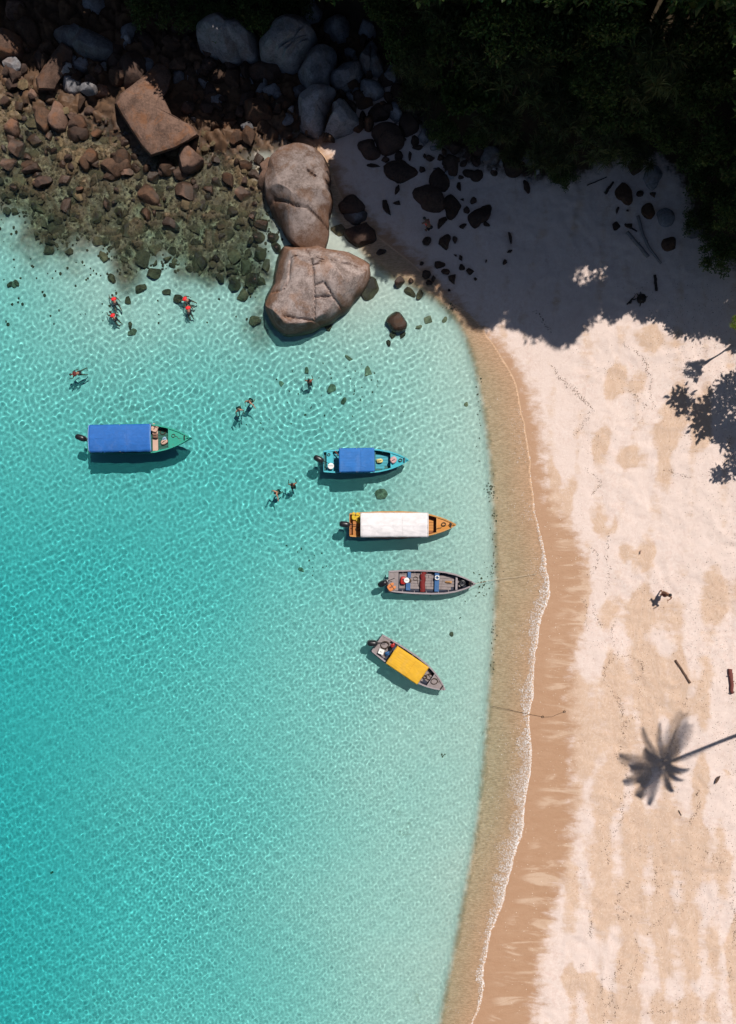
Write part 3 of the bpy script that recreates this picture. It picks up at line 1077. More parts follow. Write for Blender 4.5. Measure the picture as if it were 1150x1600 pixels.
boulder([(528, 318), (535, 313), (569, 312), (571, 322), (555, 336), (535, 333)], .6, M_DARK, 'flat-topped black rock on sand beside the rusty boulder', seed=73, base=.1)
boulder([(536, 335), (560, 328), (576, 332), (566, 348), (545, 345)], .4, M_GREY, 'bluish wet rock under the flat-topped black rock', seed=74, base=.0)
boulder([(568, 440), (580, 430), (592, 442), (588, 458), (570, 468), (562, 455)], .32, M_DARK, 'wet weedy rock stuck to the side of the largest boulder', seed=75, base=-.3)
boulder([(604, 492), (612, 487), (634, 498), (635, 513), (622, 518), (606, 508)], .55, M_BROWN, 'lone brown stone breaking the clear shallow water', seed=76, base=-.25)
boulder([(412, 250), (420, 244), (424, 280), (412, 300), (406, 270)], .8, M_RED, 'small orange rock wedged against the rusty boulder', seed=77, base=.1)

for (x, y, a, b, r, h) in ((80, 400, 50, 14, 8, .2), (335, 420, 20, 18, 0, .25), (610, 585, 25, 28, 20, .3), (530, 510, 22, 28, -20, .3), (550, 580, 13, 10, 0, .12), (570, 635, 22, 20, 40, .2),
                           (550, 720, 34, 16, -5, .3), (675, 710, 22, 13, 20, .15), (440, 695, 32, 42, 30, .4), (510, 790, 20, 25, 10, .25), (360, 805, 25, 32, 20, .3), (205, 525, 14, 28, 25, .25),
                           (145, 620, 30, 52, -30, .4), (205, 597, 26, 17, -10, .25), (115, 860, 33, 20, -20, .2), (803, 780, 13, 46, -12, .2), (775, 910, 17, 22, 15, .2), (798, 855, 18, 10, -20, .1),
                           (675, 905, 7, 13, 20, .1), (540, 890, 12, 20, -20, .2), (513, 875, 12, 8, 20, .1), (545, 938, 18, 20, 10, .25), (586, 960, 25, 20, 15, .25), (425, 925, 33, 24, -10, .3),
                           (360, 975, 33, 23, -15, .3), (460, 965, 26, 20, 20, .3), (497, 998, 28, 36, 10, .35), (370, 1020, 21, 18, 0, .25), (395, 1000, 14, 22, 0, .25), (333, 920, 15, 12, 0, .15),
                           (215, 1015, 28, 38, 25, .45), (275, 1010, 16, 18, 0, .2), (478, 1060, 9, 10, 0, .12), (618, 1000, 11, 9, 0, .12), (890, 510, 22, 36, -20, .3), (270, 350, 12, 30, 0, .3),
                           (215, 350, 30, 25, 30, .35), (140, 370, 25, 18, 0, .3), (310, 305, 35, 16, 0, .25), (375, 360, 30, 16, 0, .3), (540, 462, 18, 12, 0, .15), (580, 350, 30, 30, 20, .4),
                           (620, 385, 26, 20, 0, .3), (505, 300, 40, 36, 0, .5), (555, 395, 20, 22, 0, .3), (20, 140, 20, 35, 0, .4), (300, 270, 30, 28, 0, .4)):
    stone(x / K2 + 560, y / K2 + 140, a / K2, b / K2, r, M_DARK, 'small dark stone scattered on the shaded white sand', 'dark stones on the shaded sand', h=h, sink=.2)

# slabs among the driftwood
K3 = 4.259
for ol, h, lb, mt in (
        ([(345, 240), (395, 185), (482, 262), (480, 302), (440, 340), (395, 305)], .5, 'tilted brown slab above the driftwood logs', M_BROWN),
        ([(545, 90), (600, 70), (655, 100), (640, 190), (600, 240), (550, 180)], .5, 'pale upright slab at the top of the beach', M_GREY),
        ([(420, 70), (470, 40), (530, 70), (530, 115), (430, 120)], .5, 'brown block half under the hanging leaves', M_BROWN),
        ([(525, 360), (570, 325), (615, 360), (600, 430), (540, 410)], .4, 'rounded brown stone beside the long log', M_BROWN),
        ([(830, 510), (860, 420), (920, 400), (965, 460), (930, 560), (860, 590)], .5, 'pale bluish slab by the leafy bush', M_GREY),
        ([(665, 630), (690, 550), (755, 570), (740, 640)], .35, 'small square brown stone near the driftwood', M_BROWN),
        ([(620, 400), (690, 360), (745, 420), (720, 480), (640, 460)], .35, 'flat dim rock behind the rounded brown stone', M_GREY)):
    boulder(zo(ol, K3, 880, 240), h, mt, lb, seed=len(lb) * 3 + int(ol[0][0]), sub=3, cuts=8, lo=.55, hi=.85)
for (x, y, a, b) in ((350, 480, 34, 34), (440, 480, 36, 26), (510, 270, 28, 26), (600, 270, 28, 26), (360, 375, 16, 30), (430, 378, 14, 8)):
    stone(x / K3 + 880, y / K3 + 240, a / K3, b / K3, rnd.uniform(0, 90), M_DARK, 'small dark stone beside the driftwood logs', 'stones by the driftwood', h=.22)

# stones of the rocky shallows, traced one by one
SH = []
for (x, y, a, b, t) in ((225, 160, 65, 42, 0), (360, 150, 45, 33, 0), (370, 292, 60, 58, 0), (210, 300, 42, 52, 1), (100, 165, 50, 45, 1), (600, 280, 24, 40, 0), (545, 360, 34, 40, 0), (830, 230, 70, 66, 0),
                        (820, 335, 48, 40, 0), (1030, 205, 78, 66, 0), (955, 395, 56, 44, 0), (890, 290, 55, 45, 1), (1135, 290, 32, 42, 0), (1040, 285, 40, 34, 1), (1115, 600, 42, 50, 0), (705, 430, 36, 60, 0),
                        (880, 550, 52, 58, 1), (800, 592, 48, 56, 1), (865, 675, 46, 34, 1), (280, 540, 42, 36, 1), (390, 555, 26, 24, 1), (550, 490, 42, 30, 1), (630, 700, 34, 28, 1), (790, 760, 40, 40, 1),
                        (940, 780, 34, 26, 1), (102, 732, 18, 24, 1), (70, 742, 18, 22, 1), (735, 965, 18, 22, 1), (670, 335, 40, 40, 0), (320, 430, 60, 55, 1), (580, 585, 24, 42, 1), (930, 90, 58, 48, 0),
                        (250, 400, 30, 30, 1), (440, 230, 40, 35, 1), (500, 210, 35, 30, 1), (700, 100, 45, 35, 0), (620, 130, 55, 35, 0), (790, 100, 40, 35, 1), (1000, 820, 28, 30, 1), (720, 830, 30, 26, 1),
                        (1090, 420, 40, 35, 1), (1010, 110, 50, 40, 0), (860, 130, 40, 40, 0), (520, 110, 40, 32, 1), (40, 60, 45, 40, 0), (170, 60, 60, 38, 0), (150, 20, 55, 40, 0), (75, 45, 30, 35, 0)):
    SH.append((x / K1, y / K1 + 240, a / K1, b / K1, t))
K4 = 3.194
for (x, y, a, b, t) in ((50, 540, 44, 46, 0), (250, 200, 50, 42, 0), (85, 180, 40, 38, 0), (345, 352, 55, 42, 0), (300, 640, 44, 50, 0), (210, 655, 38, 38, 0), (210, 510, 58, 48, 1), (122, 280, 38, 38, 1),
                        (270, 575, 38, 50, 0), (180, 125, 42, 56, 0), (25, 42, 30, 42, 0), (310, 840, 34, 32, 1), (255, 712, 34, 34, 1), (420, 465, 42, 28, 0), (345, 500, 40, 34, 0), (330, 420, 34, 36, 0),
                        (60, 250, 35, 30, 1), (170, 400, 40, 36, 1), (110, 440, 36, 32, 1), (195, 290, 32, 34, 0), (300, 310, 34, 30, 0), (400, 420, 34, 30, 0), (370, 560, 36, 42, 0), (240, 340, 30, 28, 1),
                        (20, 380, 34, 30, 1), (140, 620, 30, 26, 1), (310, 105, 34, 30, 0), (260, 60, 40, 34, 0), (330, 30, 30, 40, 0), (1085, 690, 34, 24, 1), (1140, 700, 20, 28, 1), (1000, 905, 18, 26, 1),
                        (1050, 910, 24, 12, 1), (980, 945, 20, 16, 1), (680, 870, 30, 20, 1), (735, 385, 54, 38, 1)):
    SH.append((x / K4 + 300, y / K4 + 240, a / K4, b / K4, t))
for (x, y, a, b, t) in ((108, 600, 36, 36, 0), (180, 690, 48, 46, 1), (60, 470, 52, 46, 0), (180, 525, 26, 30, 0), (545, 742, 44, 38, 0), (755, 880, 30, 26, 0), (190, 790, 56, 44, 0), (195, 870, 40, 44, 1),
                        (80, 910, 30, 34, 0), (180, 945, 74, 44, 0), (90, 830, 55, 60, 0), (930, 930, 48, 56, 0), (130, 480, 34, 34, 1), (640, 800, 55, 40, 1), (240, 540, 32, 26, 1), (590, 790, 36, 28, 1),
                        (30, 560, 34, 40, 0), (340, 820, 45, 34, 1), (420, 840, 40, 30, 1), (540, 920, 34, 26, 0), (700, 800, 30, 26, 0), (60, 780, 36, 30, 0), (275, 760, 36, 34, 0)):
    SH.append((x / K1, y / K1, a / K1, b / K1, t))
for i, (x, y, a, b, t) in enumerate(SH):
    q = PG(x, y)
    size = (a + b) / 2 / S
    if t == 0:      # stands out of the water
        h = max(.30, .75 * size, (-q.z) * .62 + .10)
        stone(x, y, a, b, rnd.uniform(-25, 25), rnd.choice([M_BROWN, M_BROWN, M_RED, M_DARK]), 'reddish brown stone breaking the water in the rocky shallows', 'stones breaking the water in the rocky shallows', h=h, sink=.12)
    else:           # stays under water
        h = min(.6 * size + .05, max(.12, -q.z * .5))
        stone(x, y, a * 1.08, b * 1.08, rnd.uniform(-40, 40), M_CORAL, 'weedy stone lying under water in the rocky shallows', 'submerged weedy stones in the rocky shallows', h=h, sink=.25, name='submerged_stone')
# more of the same, smaller, between them
SHALLOW = [(0, 95), (70, 130), (130, 160), (190, 200), (300, 205), (405, 215), (410, 300), (440, 360), (415, 410), (400, 480), (350, 440), (300, 430), (240, 425), (190, 430), (150, 380), (70, 390), (30, 345), (0, 320)]
sx = [p[0] for p in SHALLOW]
sy = [p[1] for p in SHALLOW]
cnt = 0
while cnt < 262:
    x, y = rnd.uniform(min(sx), max(sx)), rnd.uniform(min(sy), max(sy))
    if not bool(inside(np.array([x]), np.array([y]), SHALLOW)[0]):
        continue
    q = PG(x, y)
    a = rnd.uniform(4, 10)
    b = a * rnd.uniform(.6, 1)
    near = y < 345 - .05 * x or x > 330
    if near and rnd.random() < .62 and cnt < 190:
        stone(x, y, a, b, rnd.uniform(0, 180), rnd.choice([M_BROWN, M_BROWN, M_DARK, M_DARK, M_RED]), 'reddish brown stone breaking the water in the rocky shallows', 'stones breaking the water in the rocky shallows',
              h=max(.22, .75 * a / S, -q.z * .6 + .06), sink=.12, sub=2)
    else:
        stone(x, y, a, b, rnd.uniform(0, 180), M_CORAL, 'weedy stone lying under water in the rocky shallows', 'submerged weedy stones in the rocky shallows', h=min(.6 * a / S + .04, max(.1, -q.z * .5)), sink=.25, sub=2, name='submerged_stone')
    cnt += 1
for (x, y, a, b) in ((520, 607, 9, 13), (575, 580, 13, 9), (537, 628, 5, 8), (440, 600, 6, 6), (594, 772, 11, 14), (728, 632, 5, 4), (705, 990, 5, 4), (472, 890, 8, 4), (480, 580, 8, 5), (668, 500, 8, 10), (25, 445, 7, 8),
                     (175, 436, 9, 7), (210, 520, 8, 12), (655, 512, 5, 8), (695, 500, 5, 6), (545, 560, 10, 4), (150, 700, 3, 3), (88, 1355, 4, 4)):
    stone(x, y, a, b, rnd.uniform(0, 90), M_REEF, 'lone weedy stone on the pale sandy sea floor', 'lone stones on the sandy sea floor', h=.14, sink=.3, sub=2, name='submerged_stone')

# rocks heaped in the deep shade behind the shallows
HEAP = [(-10, 40), (60, 60), (150, 100), (190, 60), (290, 40), (420, 110), (460, 130), (520, 40), (600, 60), (640, 180), (600, 190), (520, 215), (440, 215), (330, 215), (300, 190), (250, 110), (160, 180), (60, 130), (-10, 110)]
hx = [p[0] for p in HEAP]
hy = [p[1] for p in HEAP]
cnt = 0
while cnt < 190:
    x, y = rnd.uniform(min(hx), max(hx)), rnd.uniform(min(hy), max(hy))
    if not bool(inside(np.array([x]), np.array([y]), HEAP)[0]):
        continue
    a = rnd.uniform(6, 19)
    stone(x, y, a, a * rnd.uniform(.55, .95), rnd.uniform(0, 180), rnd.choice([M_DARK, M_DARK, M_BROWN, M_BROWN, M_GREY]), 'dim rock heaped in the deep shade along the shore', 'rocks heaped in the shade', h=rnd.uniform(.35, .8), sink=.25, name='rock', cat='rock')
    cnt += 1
cnt = 0
FOOT = [(580, 130), (640, 150), (680, 230), (760, 215), (850, 250), (870, 290), (800, 285), (740, 260), (690, 285), (640, 260), (600, 200)]
while cnt < 42:
    x, y = rnd.uniform(575, 880), rnd.uniform(120, 300)
    if not bool(inside(np.array([x]), np.array([y]), FOOT)[0]):
        continue
    a = rnd.uniform(4, 11)
    stone(x, y, a, a * rnd.uniform(.55, .95), rnd.uniform(0, 180), rnd.choice([M_DARK, M_DARK, M_GREY, M_BROWN]), 'dim stone at the foot of the leafy slope', 'stones at the foot of the slope', h=rnd.uniform(.2, .45), sink=.25, sub=2)
    cnt += 1

# rubble too small to tell apart
pv, pf = [], []
uv, uf = unit_rock(5, sub=1, cuts=5)
uv = np.array([tuple(v) for v in uv])
uf = np.array(uf)
n_rub = 0
while n_rub < 2600:
    x, y = rnd.uniform(min(sx) - 10, max(sx) + 20), rnd.uniform(min(sy), max(sy) + 30)
    if not bool(inside(np.array([x]), np.array([y]), SHALLOW)[0]) and rnd.random() > .12:
        continue
    q = P(x, y)
    z = ground_z(q.x, q.y)
    if z > .15 or (y > 440 and x < 380 and rnd.random() < .7):
        continue
    s_ = rnd.uniform(.05, .16)
    pf.append(uf + len(pv) * len(uv))
    pv.append(uv * np.array([s_, s_ * rnd.uniform(.6, 1), s_ * .6]) + np.array([q.x * (1 - z / CAM_H), q.y * (1 - z / CAM_H), z]))
    n_rub += 1
me = np_mesh('rubble', np.concatenate(pv), np.concatenate(pf), False)
me.materials.append(M_CORAL)
rub = link(bpy.data.objects.new('rubble', me))
tag(rub, 'loose weedy rubble covering the floor of the rocky shallows', 'rubble', kind='stuff')

# ------------------------------------------------------------------ trees, bushes, palm
def leaf_material(name, a, b, c3, trans=.25):
    m, nt, bs = new_mat(name)
    geo = nt.nodes.new('ShaderNodeNewGeometry')
    oi = nt.nodes.new('ShaderNodeObjectInfo')
    r = geo.outputs['Random Per Island']
    c = MIX(nt, r, a, b)
    c = MIX(nt, RANGE(nt, r, .86, .98), c, c3)
    rv = MATH(nt, 'MULTIPLY_ADD', oi.outputs['Random'], .6, .7)
    cc = nt.nodes.new('ShaderNodeCombineColor')
    for i in range(3):
        L(nt, rv, cc.inputs[i])
    c = MIX(nt, 1.0, c, cc.outputs[0], 'MULTIPLY')
    L(nt, c, bs.inputs['Base Color'])
    bs.inputs['Roughness'].default_value = .55
    bs.inputs['Specular IOR Level'].default_value = .3
    tr = nt.nodes.new('ShaderNodeBsdfTranslucent')
    L(nt, c, tr.inputs[0])
    mx = nt.nodes.new('ShaderNodeMixShader')
    mx.inputs[0].default_value = trans
    L(nt, bs.outputs[0], mx.inputs[1])
    L(nt, tr.outputs[0], mx.inputs[2])
    L(nt, mx.outputs[0], nt.nodes['Material Output'].inputs[0])
    return m


M_LEAF = leaf_material('broad_leaves', (.030, .060, .012), (.075, .115, .022), (.13, .14, .03))
M_BUSH = leaf_material('bush_leaves', (.07, .105, .026), (.125, .165, .042), (.17, .15, .055))
M_STRAP = leaf_material('strap_leaves', (.085, .10, .035), (.14, .155, .055), (.18, .14, .07))
M_LIME = leaf_material('bright_leaves', (.09, .14, .015), (.17, .22, .03), (.22, .22, .05), .35)
M_PALM = leaf_material('palm_fronds', (.04, .07, .015), (.08, .12, .03), (.12, .12, .04))
M_BARK = simple('bark', (.11, .08, .055), .9, .5, 6, bump=.4)


def leaf_mesh(name, centres, normals, length, width, mat, r, spread=1.0, strap=False):
    """one folded leaf per centre"""
    n = len(centres)
    d = r.normal(size=(n, 3))
    if strap:
        d = normals + .55 * d
    else:
        d = d + normals * .6
    d /= np.linalg.norm(d, axis=1, keepdims=True)
    s = r.normal(size=(n, 3))
    s -= d * (s * d).sum(1, keepdims=True)
    s /= np.linalg.norm(s, axis=1, keepdims=True)
    ln = length * r.uniform(.6, 1.25, (n, 1))
    wd = width * r.uniform(.7, 1.2, (n, 1))
    up = np.cross(d, s)
    base = centres
    if strap:
        mid = base + d * ln * .5
        tip = base + d * ln * .92 + np.array([0, 0, -1]) * ln * .28
        V = np.stack([base - s * wd * .3, base + s * wd * .3, mid + s * wd * .5, mid - s * wd * .5, tip], 1)
        F = np.array([[0, 1, 2], [0, 2, 3], [3, 2, 4]])
    else:
        V = np.stack([base, base + d * ln * .5 + s * wd * .5 + up * wd * .12, base + d * ln, base + d * ln * .5 - s * wd * .5 + up * wd * .12], 1)
        F = np.array([[0, 1, 2], [0, 2, 3]])
    k = V.shape[1]
    FF = (F[None] + (np.arange(n) * k)[:, None, None]).reshape(-1, 3)
    me = np_mesh(name, V.reshape(-1, 3), FF, False)
    me.materials.append(mat)
    return me


def crown_points(seed, nclump, per, flat=.6, clump=.32, hollow=.35):
    r = np.random.default_rng(seed)
    u = r.normal(size=(nclump, 3))
    u /= np.linalg.norm(u, axis=1, keepdims=True)
    u[:, 2] = np.abs(u[:, 2]) * .9 - .25
    rad = r.uniform(hollow, 1.0, (nclump, 1)) ** .6
    lob = 1 + .22 * np.sin(np.arctan2(u[:, 1], u[:, 0]) * r.integers(3, 6) + r.uniform(0, 6))[:, None]
    c = u * rad * lob * (1 - clump * .6)
    pts, nor = [], []
    for q in c:
        k = int(per * r.uniform(.6, 1.3))
        g = r.normal(size=(k, 3))
        g /= np.linalg.norm(g, axis=1, keepdims=True)
        pts.append(q + g * clump * r.uniform(.25, 1.0, (k, 1)) * r.uniform(.7, 1.2))
        nor.append(g * .7 + np.array([0, 0, .5]))
    pts = np.concatenate(pts)
    pts[:, 2] *= flat
    return pts, np.concatenate(nor), c, r


CROWNS_BIG, CROWNS_BUSH, CROWNS_STRAP = [], [], []
for i in range(4):
    p_, n_, c_, r_ = crown_points(300 + i, 64, 85, flat=.5, clump=.34, hollow=.15)
    CROWNS_BIG.append((leaf_mesh('crown', p_, n_, .20, .105, M_LEAF, r_), c_))
for i in range(4):
    p_, n_, c_, r_ = crown_points(320 + i, 34, 110, flat=.62, clump=.30)
    CROWNS_BUSH.append((leaf_mesh('crown', p_, n_, .12, .06, M_BUSH, r_), c_))
for i in range(3):
    p_, n_, c_, r_ = crown_points(340 + i, 30, 60, flat=.6, clump=.12)
    CROWNS_STRAP.append((leaf_mesh('crown', p_, n_, .42, .035, M_STRAP, r_, strap=True), c_))
p_, n_, c_, r_ = crown_points(360, 26, 120, flat=.6, clump=.30)
CROWN_LIME = (leaf_mesh('crown', p_, n_, .13, .075, M_LIME, r_), c_)


def tree(base, ctr, rad, crown, name, label, group=None, cat='tree', trunk_r=.16, rz=None, zs=1.0):
    """base: foot of the trunk; ctr: middle of the crown"""
    base = Vector(base)
    ctr = Vector(ctr)
    root = empty(name, base)
    tag(root, label, cat, group)
    mb = MB()
    rel = ctr - base
    pts = []
    for k in range(6):
        t = k / 5
        w = math.sin(t * math.pi) * .05 * rel.length
        pts.append(Vector((rel.x * t ** 1.4 + w * math.sin(base.x * 3), rel.y * t ** 1.4 + w * math.cos(base.y * 3), -.3 + (rel.z + .3) * t)))
    mb.tube(pts, [trunk_r * (1.25 - .75 * k / 5) for k in range(6)], 8)
    me, cl = crown
    rz = rnd.uniform(0, 6.28) if rz is None else rz
    m = Matrix.Rotation(rz, 3, 'Z')
    for q in list(cl)[:9]:
        e = rel + m @ Vector((q[0] * rad, q[1] * rad, q[2] * rad * .55 * zs))
        s0 = pts[3] + (pts[4] - pts[3]) * rnd.random()
        mb.tube([s0, s0.lerp(e, .5) + Vector((0, 0, .08 * rad)), e], [trunk_r * .45, trunk_r * .3, trunk_r * .1], 5)
    mb.build('trunk', M_BARK, root, smooth=True)
    o = bpy.data.objects.new('crown', me)
    o.location = rel
    o.scale = (rad, rad, rad * zs)
    o.rotation_euler = (0, 0, rz)
    link(o, root)
    return root


# trees and bushes seen on the shaded slope
SLOPE = [(632, 55, 1.9, 2.2, 1), (655, 150, 1.5, 1.5, 2), (690, 205, 1.2, 1.2, 1), (715, 60, 2.4, 3.0, 1), (735, 140, 1.9, 2.2, 0), (785, 185, 1.7, 1.7, 2), (795, 35, 2.5, 3.4, 1), (815, 110, 2.2, 2.8, 2),
         (858, 235, 1.6, 1.6, 2), (878, 55, 2.4, 3.4, 1), (882, 165, 2.1, 2.4, 2), (938, 110, 2.3, 3.0, 1), (936, 218, 1.8, 1.9, 2), (955, 25, 2.5, 3.6, 1), (1000, 170, 2.1, 2.4, 1), (1028, 80, 2.4, 3.2, 2),
         (1048, 205, 1.8, 2.0, 1), (1090, 130, 2.3, 3.0, 1), (1105, 25, 2.5, 3.8, 1), (1142, 225, 2.2, 2.6, 1), (700, 5, 2.2, 3.0, 2), (600, 8, 1.8, 2.4, 1), (880, 270, 1.1, 1.0, 1), (1145, 90, 2.3, 3.2, 1),
         (990, 235, 1.3, 1.4, 2), (760, 95, 1.9, 2.6, 2), (1000, 120, 1.8, 2.6, 2), (660, 100, 1.5, 1.9, 2), (840, 10, 2.0, 3.0, 1), (1060, 150, 1.7, 2.4, 2), (905, 130, 1.7, 2.2, 1), (930, 165, 1.7, 2.0, 1), (800, 240, 1.0, .9, 2), (745, 215, 1.0, .9, 1)]
for i, (px, py, rad, h, k) in enumerate(SLOPE):
    g = PG(px, py, h)
    zg = ground_z(g.x, g.y)
    cr = (CROWNS_BIG, CROWNS_BUSH, CROWNS_STRAP)[k]
    lab = ('dark broad-leaved tree on the shaded slope', 'dark rounded bush on the shaded slope', 'spiky strap-leaved plant on the shaded slope')[k]
    tree((g.x, g.y, zg), (g.x, g.y, zg + h), rad, cr[i % len(cr)], ('slope_tree', 'slope_bush', 'strap_leaved_plant')[k], lab, ('trees on the slope', 'bushes on the slope', 'strap-leaved plants on the slope')[k],
         ('tree', 'bush', 'plant')[k], .10)
for (px, py, rad, h, lb) in ((235, 5, 1.7, 1.6, 'green bush above the wedge-shaped rock, overhanging the shore'), (300, 18, 1.5, 1.5, 'green bush at the end of the long smooth slab'),
                             (345, 32, 1.5, 1.9, 'lighter green bush spilling over the long smooth slab'), (400, 15, 1.7, 1.9, 'dark bush above the middle of the long smooth slab'),
                             (455, 0, 1.6, 1.7, 'dark bush above the grooved slab'),
                             (1112, 285, 1.7, 2.0, 'dark leafy bush leaning over the pale upright slab'), (1095, 345, 1.2, 1.6, 'small leafy bush between the slabs and frame edge'),
                             (1125, 395, 1.6, 1.6, 'wide leafy bush overhanging the shaded top of the beach'), (1150, 330, 1.7, 2.2, 'dense bush at the frame edge above the beach'),
                             (1085, 250, 1.3, 1.6, 'dark bush above the pale upright slab')):
    g = PG(px, py, h)
    zg = ground_z(g.x, g.y)
    tree((g.x, g.y, zg), (g.x, g.y, zg + h), rad, CROWNS_BUSH[int(px) % 4], 'leafy_bush', lb, None, 'bush', .07)

# small tree beside the frame: its crown tip reaches into the sun, its shadow lies on the sand
tree((27.4, 10.8, ground_z(27.4, 10.8)), (26.1, 10.5, 8.4), 3.2, CROWN_LIME, 'beach_tree', 'leafy tree beyond the frame throwing the lone leafy shadow on sand', None, 'tree', .15, rz=.4, zs=.8)
tree((28.4, 8.2, ground_z(28.4, 8.2)), (27.4, 7.2, 8.2), 2.4, CROWN_LIME, 'beach_tree', 'leafy tree beyond the frame throwing the lower edge of that shadow', None, 'tree', .15, rz=1.2, zs=.8)
q = P(1157, 508, 5.2)
tree((q.x + 2.2, q.y + .4, ground_z(q.x + 2.2, q.y + .4)), (q.x, q.y, 5.2), .75, CROWN_LIME, 'beach_tree', 'bright green leafy tree tip in the sun at the frame edge', None, 'tree', .06, rz=2.4)

# tall trees on the hill up-sun: they throw the big shade over the head of the beach
SHADE = W2([(-120, -260), (-120, 70), (0, 92), (60, 118), (110, 140), (150, 158), (198, 132), (232, 152), (262, 185), (300, 205), (410, 212), (450, 228), (495, 240), (508, 275), (512, 330), (535, 372), (575, 390),
            (600, 428), (650, 440), (700, 474), (740, 510), (790, 512), (850, 548), (900, 530), (940, 508), (1000, 515), (1050, 545), (1100, 560), (1210, 590), (1260, -260)])
TAN = math.tan(SUN_EL)
placed = []


def shade_tree(px, py, rad):
    for h in np.arange(9, 31, .5):
        off = h / TAN
        cx, cy = px + SUN_AZ.x * off, py + SUN_AZ.y * off
        k = (CAM_H - h - 1) / CAM_H
        dx = max(0, abs(cx) - 25.2 * k)
        dy = max(0, abs(cy) - 35.0 * k)
        if math.hypot(dx, dy) > rad + .35 and h - ground_z(cx, cy) > 4.5:
            break
    # the trunk stands beyond the frame too and leans out towards the light
    bx, by = cx, cy
    for _ in range(12):
        zg = ground_z(bx, by)
        k = (CAM_H - zg) / CAM_H
        if dy > 0 and (dx == 0 or dy >= dx * .4):
            by = math.copysign(max(abs(cy), 35.6 * k), cy)
        else:
            bx = math.copysign(max(abs(cx), 25.8 * k), cx)
    zg = ground_z(bx, by)
    tree((bx, by, zg), (cx, cy, h), rad, CROWNS_BIG[len(placed) % 4], 'hill_tree', 'tall broad-leaved tree on the hill shading the beach head', 'tall trees on the hill', 'tree', .22, zs=.9)
    placed.append((px, py))


line = [Vector((x, y)) for x, y in SHADE[1:-1]]
acc = 0
for a_, b_ in zip(line[:-1], line[1:]):
    seg = b_ - a_
    n_ = Vector((-seg.y, seg.x)).normalized()           # land side
    t = acc
    while t < seg.length:
        q = a_ + seg * (t / seg.length)
        rad = rnd.uniform(1.5, 2.1)
        for sgn in (1, -1):
            w_ = q + n_ * sgn * rad * .95
            if bool(inside(np.array([w_.x]), np.array([w_.y]), SHADE)[0]):
                shade_tree(w_.x, w_.y, rad)
                break
        t += 1.7
    acc = t - seg.length
sxs = [p[0] for p in SHADE]
sys_ = [p[1] for p in SHADE]
SH_D = SHADE + [SHADE[0]]
yy = min(sys_)
row = 0
while yy < 50:
    xx = min(sxs) + (row % 2) * 1.75
    while xx < 34:
        if bool(inside(np.array([xx]), np.array([yy]), SHADE)[0]):
            dd = float(dist_line(np.array([xx]), np.array([yy]), SH_D)[0])
            if (dd > 2.9 or yy > 33) and not (yy > 27 and xx > 4 and rnd.random() < .38):
                shade_tree(xx + rnd.uniform(-.5, .5), yy + rnd.uniform(-.5, .5), rnd.uniform(2.7, 3.3))
        xx += 3.5
    yy += 3.2
    row += 1

# coconut palm outside the frame, its shadow falls on the sand
pb = Vector((29.2, -12.9, 0))
pb.z = ground_z(pb.x, pb.y)
PH = 16.0
sh = P(1048, 1190, 1.3)
pc = Vector((sh.x + SUN_AZ.x * (PH - 1.3) / TAN, sh.y + SUN_AZ.y * (PH - 1.3) / TAN, PH))
palm = empty('coconut_palm', pb)
tag(palm, 'leaning coconut palm beyond the frame, throwing a star-shaped shadow on sand', 'palm')
rel = pc - pb
mb = MB()
pts = [Vector((rel.x * (t / 9), rel.y * (t / 9), -.3 + (rel.z + .3) * (t / 9))) + Vector((.25, .1, 0)) * math.sin(t / 9 * math.pi) for t in range(10)]
mb.tube(pts, [.16 - .008 * t for t in range(10)], 10)
mb.build('trunk', M_BARK, palm, smooth=True)
for ang, ln, droop, wid in ((72, 3.3, .25, 1.0), (60, 2.9, .2, .9), (100, 2.6, .3, .35), (126, 2.7, .35, .4), (172, 3.0, .2, .75), (190, 2.3, .3, .7), (207, 3.0, .2, .6), (233, 2.9, .2, .7), (249, 3.3, .3, .4), (277, 2.3, .5, .4), (300, 1.8, .7, .3), (18, 3.4, .4, .28), (150, 1.6, .5, .5), (222, 2.2, .3, .8), (330, 1.5, .7, .4)):
    fr = MB()
    ax_ = Vector((math.cos(R(ang)), math.sin(R(ang)), 0))
    sd = Vector((-ax_.y, ax_.x, 0))
    spine = []
    for k in range(9):
        t = k / 8
        spine.append(rel + ax_ * ln * t + Vector((0, 0, .55 * math.sin(t * 2.2) - droop * ln * t * t)))
    fr.tube(spine, [.035 - .0035 * k for k in range(9)], 5)
    for k in range(46):
        t = .10 + .88 * k / 45
        i_ = min(7, int(t * 8))
        p0 = spine[i_].lerp(spine[i_ + 1], t * 8 - i_)
        lw = .78 * wid * math.sin(math.pi * (.12 + .8 * t)) ** .7
        for sg in (1, -1):
            e = p0 + sd * sg * lw + ax_ * lw * .75 + Vector((0, 0, -.3 * lw))
            w_ = ax_ * .021
            fr.add([p0 - w_, p0 + w_, p0.lerp(e, .6) + w_ * .8, e, p0.lerp(e, .6) - w_ * .8], [(0, 1, 2, 3, 4)])
    fr.build('frond', M_PALM, palm)
for k in range(7):
    a_ = k * .9
    MB().blob(rel + Vector((.22 * math.cos(a_), .22 * math.sin(a_), -.28)), (.12, .12, .15)).build('coconut', M_PALM, palm, smooth=True)

